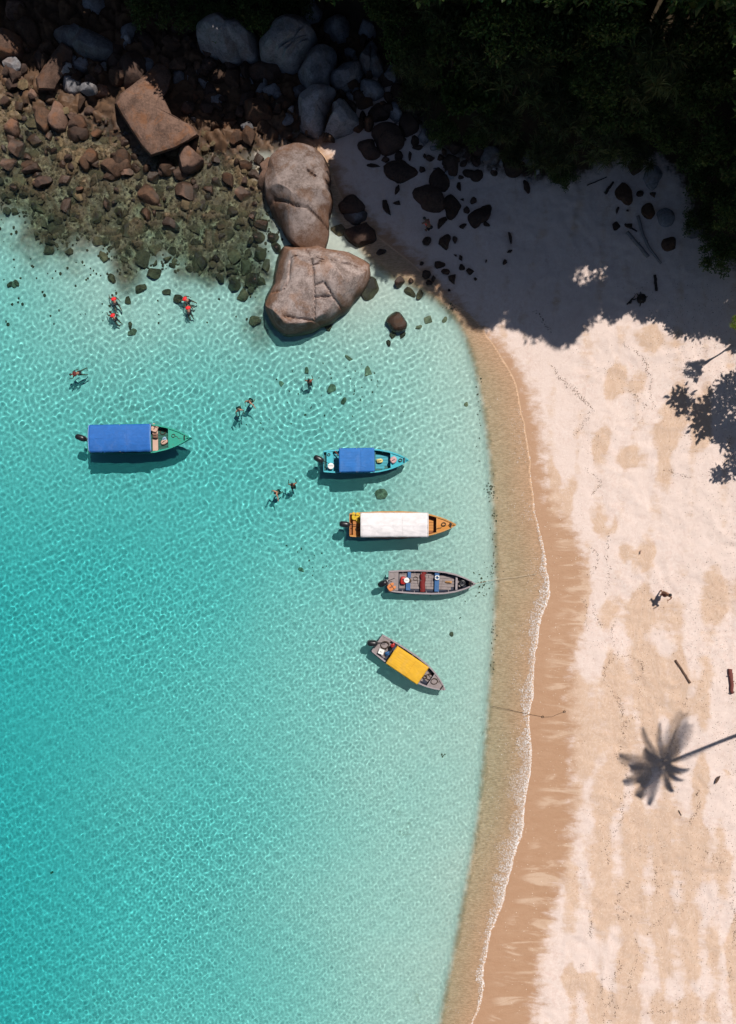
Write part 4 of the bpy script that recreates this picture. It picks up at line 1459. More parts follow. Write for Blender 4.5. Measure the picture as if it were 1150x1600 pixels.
# ------------------------------------------------------------------ boats
M_BLACK = simple('black_plastic', (.012, .012, .014), .35, .3)
M_GREYMET = simple('grey_metal', (.22, .22, .23), .4, .2, metal=.6)
M_STEEL = simple('painted_tube', (.30, .29, .28), .5, .3)
M_ROPE = simple('old_rope', (.20, .15, .09), .9, .4, 30)
M_ROPED = simple('dark_rope', (.055, .035, .022), .9, .4, 30)
M_WHITE = simple('white_plastic', (.72, .71, .68), .5, .12, dirt=(.4, .34, .26))
M_REDP = simple('red_plastic', (.42, .02, .015), .45, .25)
M_BLUEP = simple('blue_paint', (.02, .10, .26), .55, .35, dirt=(.15, .17, .18))
M_NAVY = simple('navy_inner_paint', (.018, .022, .045), .6, .4)
M_YEL = simple('yellow_cloth', (.62, .40, .02), .8, .25)
M_PINK = simple('faded_pink_wood', (.55, .36, .28), .8, .25)
M_TEALD = simple('teal_inner_paint', (.015, .12, .12), .6, .35)
M_GREEND = simple('green_inner_paint', (.012, .10, .075), .6, .35)
M_ORANGED = simple('orange_inner_paint', (.26, .085, .018), .6, .35)
M_CRIMSON = simple('crimson_cloth', (.17, .012, .012), .85, .35)


def cloth_mat(name, c, seam=None):
    m, nt, bs = new_mat(name)
    tc = nt.nodes.new('ShaderNodeTexCoord').outputs['Object']
    n1 = NOISE(nt, SCALED(nt, tc, (1.2, 2, 1)), 1.6, 5, .6, .6)
    n2 = NOISE(nt, tc, 22, 3, .6)
    cc = MIX(nt, RANGE(nt, n1, .3, .7), tuple(q * .88 for q in c), tuple(min(1, q * 1.07) for q in c))
    fade = RANGE(nt, NOISE(nt, SCALED(nt, tc, (1, .6, 1)), 1.3, 6, .65), .48, .68)
    cc = MIX(nt, MATH(nt, 'MULTIPLY', fade, .16), cc, tuple(q * .6 + .16 for q in c))
    cc = MIX(nt, MATH(nt, 'MULTIPLY', RANGE(nt, n2, .55, .7), .15), cc, tuple(q * .5 + .12 for q in c))
    L(nt, cc, bs.inputs['Base Color'])
    bs.inputs['Roughness'].default_value = .75
    BUMP(nt, MATH(nt, 'ADD', n1, MATH(nt, 'MULTIPLY', n2, .2)), bs, .5, .05)
    return m


WPROF = ([0, .12, .3, .5, .65, .78, .88, .95, 1.0], [.86, .93, 1.0, 1.0, .93, .74, .49, .25, .03])


def build_boat(label, stern, bow, beam, hull_m, inner_m, rail_m, plank_m, motor_yaw=0.0, motor_c=None, fb=.46, rise=.34, floor=.12, deck=None, deck_m=None, benches=(), canopy=None, can_m=None,
               plank_x=(.03, .80), wrinkle=.0, ridge=True, stripes=0, name='longtail_boat', motor_up=0.0, can_trim=None):
    a = P(stern[0], stern[1], .45)
    b = P(bow[0], bow[1], .65)
    ln = (b - a).length
    mid = (a + b) / 2
    rz = math.atan2(b.y - a.y, b.x - a.x)
    root = empty(name, (mid.x, mid.y, 0), rz)
    tag(root, label, 'boat', 'boats moored in the bay')
    W = lambda s: float(np.interp(s, *WPROF)) * beam / 2
    G = lambda s: fb + rise * max(0, s - .25) ** 2 / .5625
    X = lambda s: (s - .5) * ln
    ns = 26
    # outer hull with bottom
    hb = MB()
    vs, fs = [], []
    ss = [k / ns for k in range(ns + 1)]
    for s in ss:
        w, g = W(s), G(s)
        kz = -.26 + .30 * max(0, s - .8) / .2
        rake = .0 if s < .8 else 0.0
        vs += [(X(s) + rake, -w, g), (X(s), -w * .93, .12 + .25 * max(0, s - .7)), (X(s), -w * .6, kz * .7), (X(s) - (s > .97) * .25, 0, kz), (X(s), w * .6, kz * .7), (X(s), w * .93, .12 + .25 * max(0, s - .7)), (X(s), w, g)]
    for i in range(ns):
        for j in range(6):
            fs.append((i * 7 + j, i * 7 + j + 1, (i + 1) * 7 + j + 1, (i + 1) * 7 + j))
    hb.add(vs, fs)
    hb.build('hull', hull_m, root, smooth=True)
    MB().box((X(0) - .02, 0, .14), (.05, W(0) * 2 - .01, .62)).build('transom', hull_m, root, bevel=.01)
    # inside skin
    ib = MB()
    vs, fs = [], []
    for s in ss:
        w, g = max(.012, W(s) - .05), G(s) - .012
        vs += [(X(s), -w, g), (X(s), -w * .86, floor), (X(s), w * .86, floor), (X(s), w, g)]
    for i in range(ns):
        for j in range(3):
            fs.append((i * 4 + j, (i + 1) * 4 + j, (i + 1) * 4 + j + 1, i * 4 + j + 1))
    ib.add(vs, fs)
    ib.build('inner_skin', inner_m, root)
    # gunwales: rail on each side
    for sg in (1, -1):
        gb = MB()
        vs, fs = [], []
        for s in ss:
            w, g = W(s), G(s)
            wi = max(0.0, w - .075)
            vs += [(X(s), sg * (w + .025), g - .03), (X(s), sg * (w + .025), g + .028), (X(s), sg * wi, g + .028), (X(s), sg * wi, g - .03)]
        for i in range(ns):
            for j in range(4):
                q = (i * 4 + j, i * 4 + (j + 1) % 4, (i + 1) * 4 + (j + 1) % 4, (i + 1) * 4 + j)
                fs.append(q if sg < 0 else q[::-1])
        fs.append((0, 1, 2, 3))
        fs.append((ns * 4 + 3, ns * 4 + 2, ns * 4 + 1, ns * 4))
        gb.add(vs, fs)
        gb.build('gunwale', rail_m, root)
    # floor boards
    bw = .19
    y = -beam / 2 + bw
    while y < beam / 2 - bw * .5:
        s1 = plank_x[1]
        while s1 > .3 and (W(s1) - .05) * .86 < abs(y) + bw * .5:
            s1 -= .01
        if s1 - plank_x[0] > .25:
            for c0, c1 in ((plank_x[0], plank_x[0] + (s1 - plank_x[0]) * .52), (plank_x[0] + (s1 - plank_x[0]) * .525, s1)):
                MB().box((X((c0 + c1) / 2), y, floor + .022 + rnd.uniform(0, .008)), ((c1 - c0) * ln - .012, bw - .018, .03)).build('plank', plank_m, root)
        y += bw
    # ribs against the side
    for s in (.16, .3, .44, .58, .70):
        for sg in (1, -1):
            MB().box((X(s), sg * ((W(s) - .05) * .93 - .02), (floor + G(s)) / 2), (.05, .05, G(s) - floor - .06), rx=sg * -.16).build('rib', rail_m, root)
    # stern deck and foredeck
    def deck_part(s0, s1, nm, m, dz=-.05):
        d = MB()
        vs, fs = [], []
        k = 8
        for i in range(k + 1):
            s = s0 + (s1 - s0) * i / k
            w = max(.01, W(s) - .06)
            z = G(s) + dz
            vs += [(X(s), -w, z), (X(s), 0, z + .03), (X(s), w, z), (X(s), w, z - .04), (X(s), -w, z - .04)]
        for i in range(k):
            for j in range(5):
                fs.append((i * 5 + j, (i + 1) * 5 + j, (i + 1) * 5 + (j + 1) % 5, i * 5 + (j + 1) % 5))
        fs.append((4, 3, 2, 1, 0))
        fs.append(tuple(k * 5 + j for j in range(5)))
        d.add(vs, fs)
        return d.build(nm, m, root)
    dm = deck_m or rail_m
    if deck:
        deck_part(deck, .985, 'foredeck', dm)
        MB().box((X(deck) - .03, 0, G(deck) - .01), (.06, max(.1, W(deck) * 2 - .16), .10)).build('deck_beam', rail_m, root)
    MB().box((X(.95), 0, G(.95) + .05), (.07, .34, .07)).build('bow_cleat', M_BLACK, root)
    MB().box((X(.985) + .03, 0, G(1) - .02), (.13, .07, .26), ry=-.3).build('stem_post', rail_m, root)
    for (s, wd, m, hh, y0, y1) in benches:
        w = W(s) - .07
        c = (y0 + y1) / 2 * w
        MB().box((X(s), c, floor + hh), (wd, (y1 - y0) * w, .05)).build('thwart', m, root, bevel=.008)
    # canopy on posts
    if canopy:
        s0, s1, wc, zc, arch = canopy
        x0, x1 = X(s0), X(s1)
        for sx_ in (x0 + .08, (x0 + x1) / 2, x1 - .08):
            sL = sx_ / ln + .5
            for sg in (1, -1):
                w = min(W(sL) - .03, wc / 2 - .03)
                MB().tube([(sx_, sg * (W(sL) - .03), G(sL) - .05), (sx_, sg * w, zc - .02)], .018, 6).build('canopy_post', M_STEEL, root)
            arc = [(sx_, wc / 2 * t * .97, zc - .035 + arch * (1 - t * t)) for t in [q / 5 - 1 for q in range(11)]]
            MB().tube(arc, .016, 6).build('canopy_bow', M_STEEL, root)
        nx_, ny_ = 44, 24
        vs, fs = [], []
        rs = random.Random(int(ln * 100))
        o3 = Vector((rs.uniform(0, 50), rs.uniform(0, 50), 0))
        for layer in (0, 1):
            for i in range(nx_ + 1):
                for j in range(ny_ + 1):
                    u, t = i / nx_, j / ny_ * 2 - 1
                    x, yv = x0 + (x1 - x0) * u, wc / 2 * t
                    sag = .018 * (1 - math.cos(u * 4 * math.pi)) * .5
                    z = zc + arch * (1 - t * t) - sag - layer * .012
                    edge_drop = .10 * max(0, abs(t) - .93) / .07 + (.06 * max(0, abs(u * 2 - 1) - .97) / .03)
                    z -= edge_drop
                    z += wrinkle * mnoise.noise(Vector((x * 1.2, yv * 5, 0)) + o3) + wrinkle * .5 * mnoise.noise(Vector((x * 7, yv * 2, 0)) + o3)
                    if stripes:
                        z += .010 * math.cos(t * math.pi * stripes) * (1 if u < .62 else .15)
                    if ridge and j == ny_ // 2:
                        z += .012
                    wv = .012 * mnoise.noise(Vector((x * 2.5, layer, t * .0 + (3 if t > 0 else 0))) + o3)
                    vs.append((x + .015 * mnoise.noise(Vector((yv * 3, u, 0)) + o3), yv + wv * (abs(t) > .9), z))
        st = (nx_ + 1) * (ny_ + 1)
        I = lambda l, i, j: l * st + i * (ny_ + 1) + j
        for i in range(nx_):
            for j in range(ny_):
                fs.append((I(0, i, j), I(0, i + 1, j), I(0, i + 1, j + 1), I(0, i, j + 1)))
                fs.append((I(1, i, j), I(1, i, j + 1), I(1, i + 1, j + 1), I(1, i + 1, j)))
        for i in range(nx_):
            fs.append((I(0, i, 0), I(1, i, 0), I(1, i + 1, 0), I(0, i + 1, 0)))
            fs.append((I(0, i, ny_), I(0, i + 1, ny_), I(1, i + 1, ny_), I(1, i, ny_)))
        for j in range(ny_):
            fs.append((I(0, 0, j), I(0, 0, j + 1), I(1, 0, j + 1), I(1, 0, j)))
            fs.append((I(0, nx_, j), I(1, nx_, j), I(1, nx_, j + 1), I(0, nx_, j + 1)))
        cb = MB().add(vs, fs).build('canopy', can_m, root, smooth=True)
        if can_trim:
            for xx in (x0 + .03, x1 - .03):
                arc = [(xx, wc / 2 * t * .985, zc + .012 + arch * (1 - t * t) - .10 * max(0, abs(t) - .93) / .07) for t in [q / 8 - 1 for q in range(17)]]
                MB().tube(arc, .028, 6).build('hem', can_trim, cb, smooth=True)
        if ridge:
            MB().tube([(x0 + .05 + (x1 - x0 - .1) * q / 10, 0, zc + arch + .004 - .018 * (1 - math.cos(q / 10 * 4 * math.pi)) * .5) for q in range(11)], .014, 5).build('seam', can_m, cb)
        xs = x0 + (x1 - x0) * .62
        MB().tube([(xs, wc / 2 * t * .98, zc + .008 + arch * (1 - t * t) - .10 * max(0, abs(t) - .93) / .07) for t in [q / 6 - 1 for q in range(13)]], .010, 5).build('seam', can_m, cb)
    # outboard motor
    rot = Matrix.Rotation(motor_yaw, 3, 'Z') @ Matrix.Rotation(motor_up, 3, 'Y')
    piv = Vector((X(0) - .06, 0, G(0) + .06))
    T = lambda x, yv, z: piv + rot @ Vector((x, yv, z))
    mc = motor_c or M_BLACK
    mo = MB().blob(T(-.30, 0, .28), (.36, .20, .24), sub=3, pw=.72, rot=rot).build('outboard_motor', mc, root, smooth=True)
    MB().blob(T(-.30, 0, .12), (.37, .215, .06), sub=2, pw=.6, rot=rot).build('cowl_band', M_GREYMET, mo, smooth=True)
    MB().tube([T(-.24, 0, .1), T(-.26, 0, -.35), T(-.28, 0, -.75)], [.10, .07, .055], 8).build('leg', mc, mo, smooth=True)
    MB().box(T(-.30, 0, -.55), (.36, .17, .02), rz=motor_yaw).build('cavitation_plate', mc, mo)
    MB().blob(T(-.30, 0, -.78), (.2, .06, .06), rot=rot).build('gearcase', mc, mo, smooth=True)
    pr = MB()
    for k in range(3):
        an = k * 2.094
        pr.add([T(-.50, 0, -.78), T(-.50, .12 * math.cos(an) + .04 * math.sin(an), -.78 + .12 * math.sin(an) - .04 * math.cos(an)), T(-.52, .13 * math.cos(an), -.78 + .13 * math.sin(an)),
                T(-.54, .12 * math.cos(an) - .04 * math.sin(an), -.78 + .12 * math.sin(an) + .04 * math.cos(an))], [(0, 1, 2), (0, 2, 3)])
    pr.build('propeller', M_GREYMET, mo)
    MB().box(T(-.02, 0, -.05), (.10, .24, .26), rz=motor_yaw).build('clamp', M_GREYMET, mo, bevel=.01)
    MB().tube([T(.05, .03, .12), T(.35, .05, .16), T(.62, .06, .18)], [.028, .022, .026], 7).build('tiller', M_BLACK, mo)
    Mw = Matrix.Translation((mid.x, mid.y, 0)) @ Matrix.Rotation(rz, 4, 'Z')
    return dict(root=root, X=X, W=W, G=G, M=Mw, rz=rz, ln=ln, floor=floor + .04, at=lambda s, t, z: Mw @ Vector((X(s), t * W(s), z)))


M_WOODGREY = simple('weathered_grey_planks', (.26, .215, .21), .8, .35, 5, dirt=(.13, .10, .09), bump=.2)
M_LILAC = simple('weathered_lilac_paint', (.30, .255, .265), .7, .25, 6, dirt=(.16, .13, .12))
B1 = build_boat('green boat under a long blue canopy, moored apart from the others', (137, 687), (297, 684), 2.02, simple('green_boat_paint', (.02, .24, .17), .5, .3, dirt=(.05, .12, .09)), M_GREEND,
                simple('green_rail_paint', (.03, .33, .235), .5, .3, dirt=(.10, .2, .15)), M_GREEND, motor_yaw=-.35, deck=.80, benches=((.655, .36, M_PINK, .28, -.95, .95),), canopy=(.045, .645, 1.86, 1.22, .14),
                can_m=cloth_mat('blue_canvas', (.012, .115, .40)), wrinkle=.010, can_trim=simple('pale_blue_hem', (.20, .35, .62), .7), fb=.5)
B2 = build_boat('turquoise boat under a short blue striped canopy', (506, 721), (638, 719), 1.62, simple('turquoise_boat_paint', (.025, .27, .34), .5, .3, dirt=(.08, .2, .22)), M_TEALD,
                simple('turquoise_rail_paint', (.045, .42, .50), .5, .25, dirt=(.2, .35, .35)), simple('turquoise_floor', (.03, .30, .38), .6, .3), motor_yaw=-.5, deck=.80,
                benches=((.07, .42, simple('turquoise_seat', (.04, .40, .47), .6, .2), .30, -.98, .98), (.21, .26, M_TEALD, .22, -.2, .9), (.60, .16, M_TEALD, .2, -.9, .9)), canopy=(.185, .60, 1.62, 1.5, .05),
                can_m=cloth_mat('blue_tarp', (.014, .135, .42)), ridge=False, stripes=9)
B3 = build_boat('orange boat under a long white canopy', (547, 820), (712, 820), 1.78, simple('orange_boat_paint', (.46, .165, .022), .5, .3, dirt=(.3, .12, .04)), M_ORANGED,
                simple('orange_rail_paint', (.52, .24, .055), .55, .3, dirt=(.3, .2, .1)), simple('orange_floor', (.50, .20, .035), .6, .25), motor_yaw=-.12, deck=.825, deck_m=simple('orange_deck', (.55, .225, .04), .55, .25),
                benches=((.055, .40, simple('orange_seat', (.42, .15, .025), .6, .2), .30, -.98, .98), (.15, .2, M_ORANGED, .2, -.9, .9)), canopy=(.10, .735, 1.64, 1.36, .13),
                can_m=cloth_mat('white_canvas', (.70, .66, .66)), wrinkle=.016, can_trim=simple('white_hem', (.74, .71, .69), .7))
B4 = build_boat('open grey boat with blue seats and a crimson cloth, no canopy', (608, 908), (742, 912), 1.58, M_LILAC, M_NAVY, M_LILAC, M_WOODGREY, motor_yaw=.42, motor_up=-.5, plank_x=(.12, .84), deck=None,
                benches=((.055, .62, M_WOODGREY, .28, -.98, .98), (.235, .22, M_BLUEP, .24, .35, .98), (.225, .30, M_BLUEP, .24, -.85, -.12), (.56, .30, M_BLUEP, .26, -.9, .95), (.79, .14, M_LILAC, .30, -.95, .95)))
B5 = build_boat('grey boat under a yellow canopy, moored at a slant', (590, 1005), (695, 1077), 1.56, M_LILAC, M_NAVY, M_LILAC, M_WOODGREY, motor_yaw=.55, deck=.80, deck_m=M_WOODGREY, plank_x=(.02, .86),
                benches=((.06, .66, M_WOODGREY, .30, -.98, .98), (.20, .2, M_NAVY, .2, -.9, .9)), canopy=(.20, .665, 1.42, 1.42, .03), can_m=cloth_mat('yellow_tarp', (.64, .345, .012)), ridge=False, stripes=9, name='longtail_boat')


# ------------------------------------------------------------------ gear lying in the boats
def gear(name, label, cat, loc, rz=0.0, group=None):
    o = empty(name, loc, rz)
    return tag(o, label, cat, group)


def bucket(loc, label, r=.17, h=.3, m=M_WHITE, lid=True):
    o = gear('bucket', label, 'bucket', loc)
    MB().lathe((0, 0, 0), [(0.001, 0), (r * .82, 0), (r, h), (r * 1.06, h), (r * 1.06, h - .03)], 18).build('pail', m, o, smooth=True)
    if lid:
        MB().lathe((0, 0, h), [(r * 1.08, -.01), (r * 1.08, .015), (r * .9, .022), (0.001, .022)], 18).build('lid', m, o)
    MB().tube([(r * 1.05 * math.cos(t), .02, h * .9 + r * .5 * math.sin(t)) for t in [q * math.pi / 8 for q in range(9)]], .008, 5).build('handle', M_GREYMET, o)
    return o


def rope_coil(loc, label, r=.22, turns=4, m=M_ROPE, rad=.018, tail=None, rz=0.0):
    o = gear('rope_coil', label, 'rope', loc, rz)
    pts = []
    for k in range(turns * 16):
        a = k / 16 * 2 * math.pi
        rr = r * (1 - .16 * (k / 16) / turns + .06 * math.sin(a * 1.7))
        pts.append((rr * math.cos(a), rr * .85 * math.sin(a), rad + .012 * (k / 16)))
    if tail:
        pts += [tuple(Vector(pts[-1]) + Vector((tail[0] * t, tail[1] * t + .05 * math.sin(t * 9), -.01 * t))) for t in (.25, .5, .75, 1)]
    MB().tube(pts, rad, 6).build('coil', m, o, smooth=True)
    return o


def fuel_tank(loc, label, rz=0.0, m=M_REDP):
    o = gear('fuel_tank', label, 'fuel tank', loc, rz)
    MB().blob((0, 0, .14), (.27, .19, .14), sub=3, pw=.55).build('tank', m, o, smooth=True)
    MB().lathe((.08, 0, .27), [(.05, 0), (.05, .04), (.001, .045)], 12).build('cap', M_BLACK, o)
    MB().tube([(-.14, 0, .26), (-.10, 0, .33), (.0, 0, .33), (.03, 0, .27)], .015, 6).build('handle', M_BLACK, o)
    return o


def bag(loc, label, size, m, rz=0.0, name='bag', strap=M_BLACK):
    o = gear(name, label, 'bag', loc, rz)
    mb = MB().blob((0, 0, size[2] * .5), (size[0] / 2, size[1] / 2, size[2] / 2), sub=3, pw=.7)
    mb.v = [tuple(Vector(v) + .05 * mnoise.noise_vector(Vector(v) * 6 + Vector(loc))) for v in mb.v]
    mb.build('sack', m, o, smooth=True)
    MB().tube([(size[0] * .3, 0, size[2] * .9), (size[0] * .1, 0, size[2] * 1.25), (-size[0] * .15, 0, size[2] * 1.2), (-size[0] * .3, 0, size[2] * .9)], .014, 5).build('strap', strap, o)
    return o


def life_jacket(loc, label, m, rz=0.0):
    o = gear('life_jacket', label, 'life jacket', loc, rz)
    for sg in (1, -1):
        MB().blob((0, sg * .13, .05), (.26, .11, .05), sub=3, pw=.7).build('front_panel', m, o, smooth=True)
    MB().blob((-.22, 0, .05), (.07, .2, .06), sub=2, pw=.8).build('collar', m, o, smooth=True)
    MB().box((.06, 0, .105), (.035, .46, .01)).build('belt', M_BLACK, o)
    return o


def box_gear(name, loc, label, cat, size, m, rz=0.0, lid=None):
    o = gear(name, label, cat, loc, rz)
    MB().box((0, 0, size[2] / 2), size).build('body', m, o, bevel=.015)
    MB().box((0, 0, size[2] + .018), (size[0] + .02, size[1] + .02, .035)).build('lid', lid or m, o, bevel=.01)
    MB().tube([(-size[0] * .2, 0, size[2] + .03), (-size[0] * .12, 0, size[2] + .07), (size[0] * .12, 0, size[2] + .07), (size[0] * .2, 0, size[2] + .03)], .012, 5).build('handle', M_BLACK, o)
    return o


fl = lambda B, s, t, dz=.0: B['at'](s, t, B['floor'] + dz)
on = lambda B, s, t, dz=.0: B['at'](s, t, B['G'](s) + dz)
# green boat
rope_coil(fl(B1, .72, .55), 'dark rope coil beside the pink seat of the green boat', .2, m=M_ROPED)
rope_coil(on(B1, .84, .25, .0), 'thin rope loop on the foredeck of the green boat', .13, 2, M_ROPED, .012, tail=(.5, -.2))
bag(fl(B1, .735, -.25), 'pink and white bundle on the floor of the green boat', (.5, .34, .22), M_PINK, .6)
bag(fl(B1, .74, -.02), 'pale blue bag on the floor of the green boat', (.3, .24, .22), simple('pale_blue_cloth', (.25, .42, .55), .8), .3)
life_jacket(B1['at'](.655, .78, B1['floor'] + .33), 'pinkish life jacket on the seat end of the green boat', M_PINK, 1.2)
bag(fl(B1, .66, .2, .31), 'round dark-rimmed bundle on the pink seat of the green boat', (.36, .36, .2), simple('brown_bundle', (.20, .10, .07), .8, .5), 0)
# turquoise boat
bucket(fl(B2, .085, -.45, .30), 'round white bucket on the stern seat of the turquoise boat', .19, .28)
bag(fl(B2, .66, .0), 'pale yellow bag on the floor of the turquoise boat', (.42, .3, .24), simple('pale_yellow_cloth', (.62, .52, .20), .8), .2)
bag(on(B2, .825, .05, -.03), 'white and pink bundle of gear on the turquoise foredeck', (.44, .42, .2), simple('gear_bundle', (.55, .33, .33), .8, .6, 18), .5)
rope_coil(on(B2, .905, .0, .0), 'black rope ring at the bow of the turquoise boat', .12, 3, M_ROPED, .02)
rope_coil(fl(B2, .06, .62, .31), 'small rope coil in the stern corner of the turquoise boat', .1, 3, M_ROPED, .014)
o = gear('bamboo_pole', 'short brown pole propped across the turquoise boat stern', 'pole', fl(B2, .17, .55, .33), B2['rz'] - .9)
MB().tube([(-.35, 0, .02), (0, .01, .03), (.4, 0, .05)], [.035, .033, .03], 7).build('shaft', simple('rusty_wood', (.22, .07, .035), .8, .4), o)
for q in (-.2, .1, .3):
    MB().lathe((0, 0, 0), [(.038, -.012), (.04, 0), (.038, .012)], 8, Matrix.Rotation(R(90), 3, 'Y')).build('knuckle', M_ROPED, o).location = (q, 0, .03)
# orange boat
life_jacket(fl(B3, .05, .75, .33), 'yellow life jacket on the stern seat of the orange boat', M_YEL, 1.5)
life_jacket(fl(B3, .085, .52, .33), 'second yellow life jacket beside the motor of the orange boat', M_YEL, 2.1)
rope_coil(on(B3, .885, .08, .0), 'brown rope coil on the orange foredeck', .15, 4, M_ROPED, .016, tail=(-.6, -.3))
rope_coil(fl(B3, .075, -.35, .33), 'tangled brown rope on the orange boat stern', .16, 4, M_ROPED, .016)
rope_coil(on(B3, .95, .15, .06), 'dark rope wound round the orange bow cleat', .09, 3, M_ROPED, .018)
# open grey boat
o = gear('folded_cloth', 'crimson cloth thrown across the middle of the open grey boat', 'cloth', fl(B4, .395, .0, .12), B4['rz'])
nx_, ny_ = 8, 30
vs, fs = [], []
for i in range(nx_ + 1):
    for j in range(ny_ + 1):
        x, yv = (i / nx_ - .5) * .36, (j / ny_ - .5) * 1.34
        vs.append((x + .04 * mnoise.noise(Vector((yv * 3, 5, 0))) + .06 * (yv > .5), yv, .15 * (1 - (2 * x / .42) ** 2) + .05 * mnoise.noise(Vector((x * 9, yv * 6, 1)))))
for i in range(nx_):
    for j in range(ny_):
        a = i * (ny_ + 1) + j
        fs.append((a, a + ny_ + 1, a + ny_ + 2, a + 1))
cl = MB().add(vs, fs).build('drape', M_CRIMSON, o, smooth=True)
sm = cl.modifiers.new('thick', 'SOLIDIFY')
sm.thickness = .02
MB().box((0, 0, .02), (.28, 1.25, .1)).build('bench_board', M_WOODGREY, o, bevel=.01)
fuel_tank(fl(B4, .165, .08), 'red fuel tank in the stern of the open grey boat', 1.5)
bucket(fl(B4, .205, .12), 'white bucket beside the red fuel tank of the grey boat', .17, .32)
bag(fl(B4, .24, .06, .02), 'dark bag between the two blue stern seats', (.26, .3, .22), simple('brown_bag', (.10, .06, .04), .8, .5), 0)
o = gear('life_ring', 'white life ring on the blue bench of the open grey boat', 'life ring', fl(B4, .56, .42, .30), 0)
MB().tube([(.13 * math.cos(t), .13 * math.sin(t), .04) for t in [q * math.pi / 10 for q in range(20)]], .045, 8, closed=True).build('ring', M_WHITE, o, smooth=True)
for q in range(4):
    t = q * math.pi / 2
    MB().tube([(.13 * math.cos(t + d), .13 * math.sin(t + d), .04) for d in (-.12, 0, .12)], .049, 8).build('band', M_BLUEP, o, smooth=True)
o = gear('car_tyre', 'old tyre fender in the bow of the open grey boat', 'tyre', on(B4, .855, .0, -.16), 0)
MB().tube([(.17 * math.cos(t), .17 * math.sin(t), .07) for t in [q * math.pi / 10 for q in range(20)]], .07, 10, closed=True).build('tread', M_BLACK, o, smooth=True)
MB().lathe((0, 0, .07), [(.10, -.05), (.115, -.05), (.115, .05), (.10, .05)], 16).build('bead', M_GREYMET, o)
rope_coil(on(B4, .945, .0, .02), 'rope wound at the tip of the open grey boat', .11, 3, M_ROPED, .018)
bag(fl(B4, .70, .05), 'colourful snorkel bag near the bow of the open grey boat', (.5, .16, .12), simple('colourful_bag', (.5, .26, .10), .8, .7, 22), -.05)
life_jacket(fl(B4, .03, -.55, .33), 'small orange float on the grey boat stern', simple('orange_foam', (.6, .20, .06), .8), .6)
rope_coil(fl(B4, .31, .25), 'loose rope on the grey boat floorboards', .16, 3, M_ROPED, .010, tail=(.1, -.5))
# yellow-canopy boat
box_gear('cool_box', fl(B5, .09, -.42, .33), 'white cool box on the stern of the yellow-canopy boat', 'cool box', (.34, .32, .24), M_WHITE, B5['rz'] + .2, M_WHITE)
rope_coil(fl(B5, .085, .25, .33), 'large loop of rope on the stern of the yellow-canopy boat', .30, 3, M_ROPED, .018)
bag(fl(B5, .165, .62, .31), 'red bag at the stern of the yellow-canopy boat', (.3, .24, .2), M_REDP, .4)
bag(fl(B5, .17, .25), 'dark bag under the yellow canopy edge', (.3, .3, .26), M_BLACK, .4)
bag(fl(B5, .175, -.30), 'blue bag under the yellow canopy edge', (.34, .3, .26), M_BLUEP, .4)
rope_coil(fl(B5, .725, -.2), 'dark round rope heap ahead of the yellow canopy', .14, 6, M_ROPED, .03)
rope_coil(on(B5, .835, .1, .0), 'tangled net rope on the yellow-canopy boat foredeck', .24, 4, M_ROPED, .012, tail=(.3, .1))
rope_coil(fl(B5, .775, .1, .02), 'tangle of rope on the bow floor of the yellow-canopy boat', .26, 3, M_ROPED, .014, tail=(-.3, .2))


# ------------------------------------------------------------------ people
M_SKIN = simple('skin', (.40, .20, .125), .55, .12)
M_SKIN2 = simple('tanned_skin', (.24, .11, .062), .55, .12)
M_HAIR = simple('dark_hair', (.012, .009, .008), .6, .3)
M_RED = simple('red_vest', (.70, .016, .022), .7, .25)
M_BLKCLOTH = simple('black_cloth', (.014, .014, .016), .8, .3)
M_ORVEST = simple('rust_shirt', (.34, .06, .03), .8, .3)
M_DARKRED = simple('dark_red_dress', (.10, .014, .014), .8, .4)


def skin_mesh(nodes, edges, sub=1):
    names = list(nodes)
    me = bpy.data.meshes.new('tmp')
    me.from_pydata([nodes[n][0] for n in names], [(names.index(a), names.index(b)) for a, b in edges], [])
    o = bpy.data.objects.new('tmp', me)
    COL.objects.link(o)
    sk = o.modifiers.new('skin', 'SKIN')
    sk.use_smooth_shade = True
    for i, n in enumerate(names):
        r = nodes[n][1]
        me.skin_vertices[0].data[i].radius = r if isinstance(r, tuple) else (r, r)
    me.skin_vertices[0].data[0].use_root = True
    ss_ = o.modifiers.new('sub', 'SUBSURF')
    ss_.levels = sub
    ss_.render_levels = sub
    dg = bpy.context.evaluated_depsgraph_get()
    ev = o.evaluated_get(dg)
    m2 = bpy.data.meshes.new_from_object(ev)
    bpy.data.objects.remove(o)
    return m2


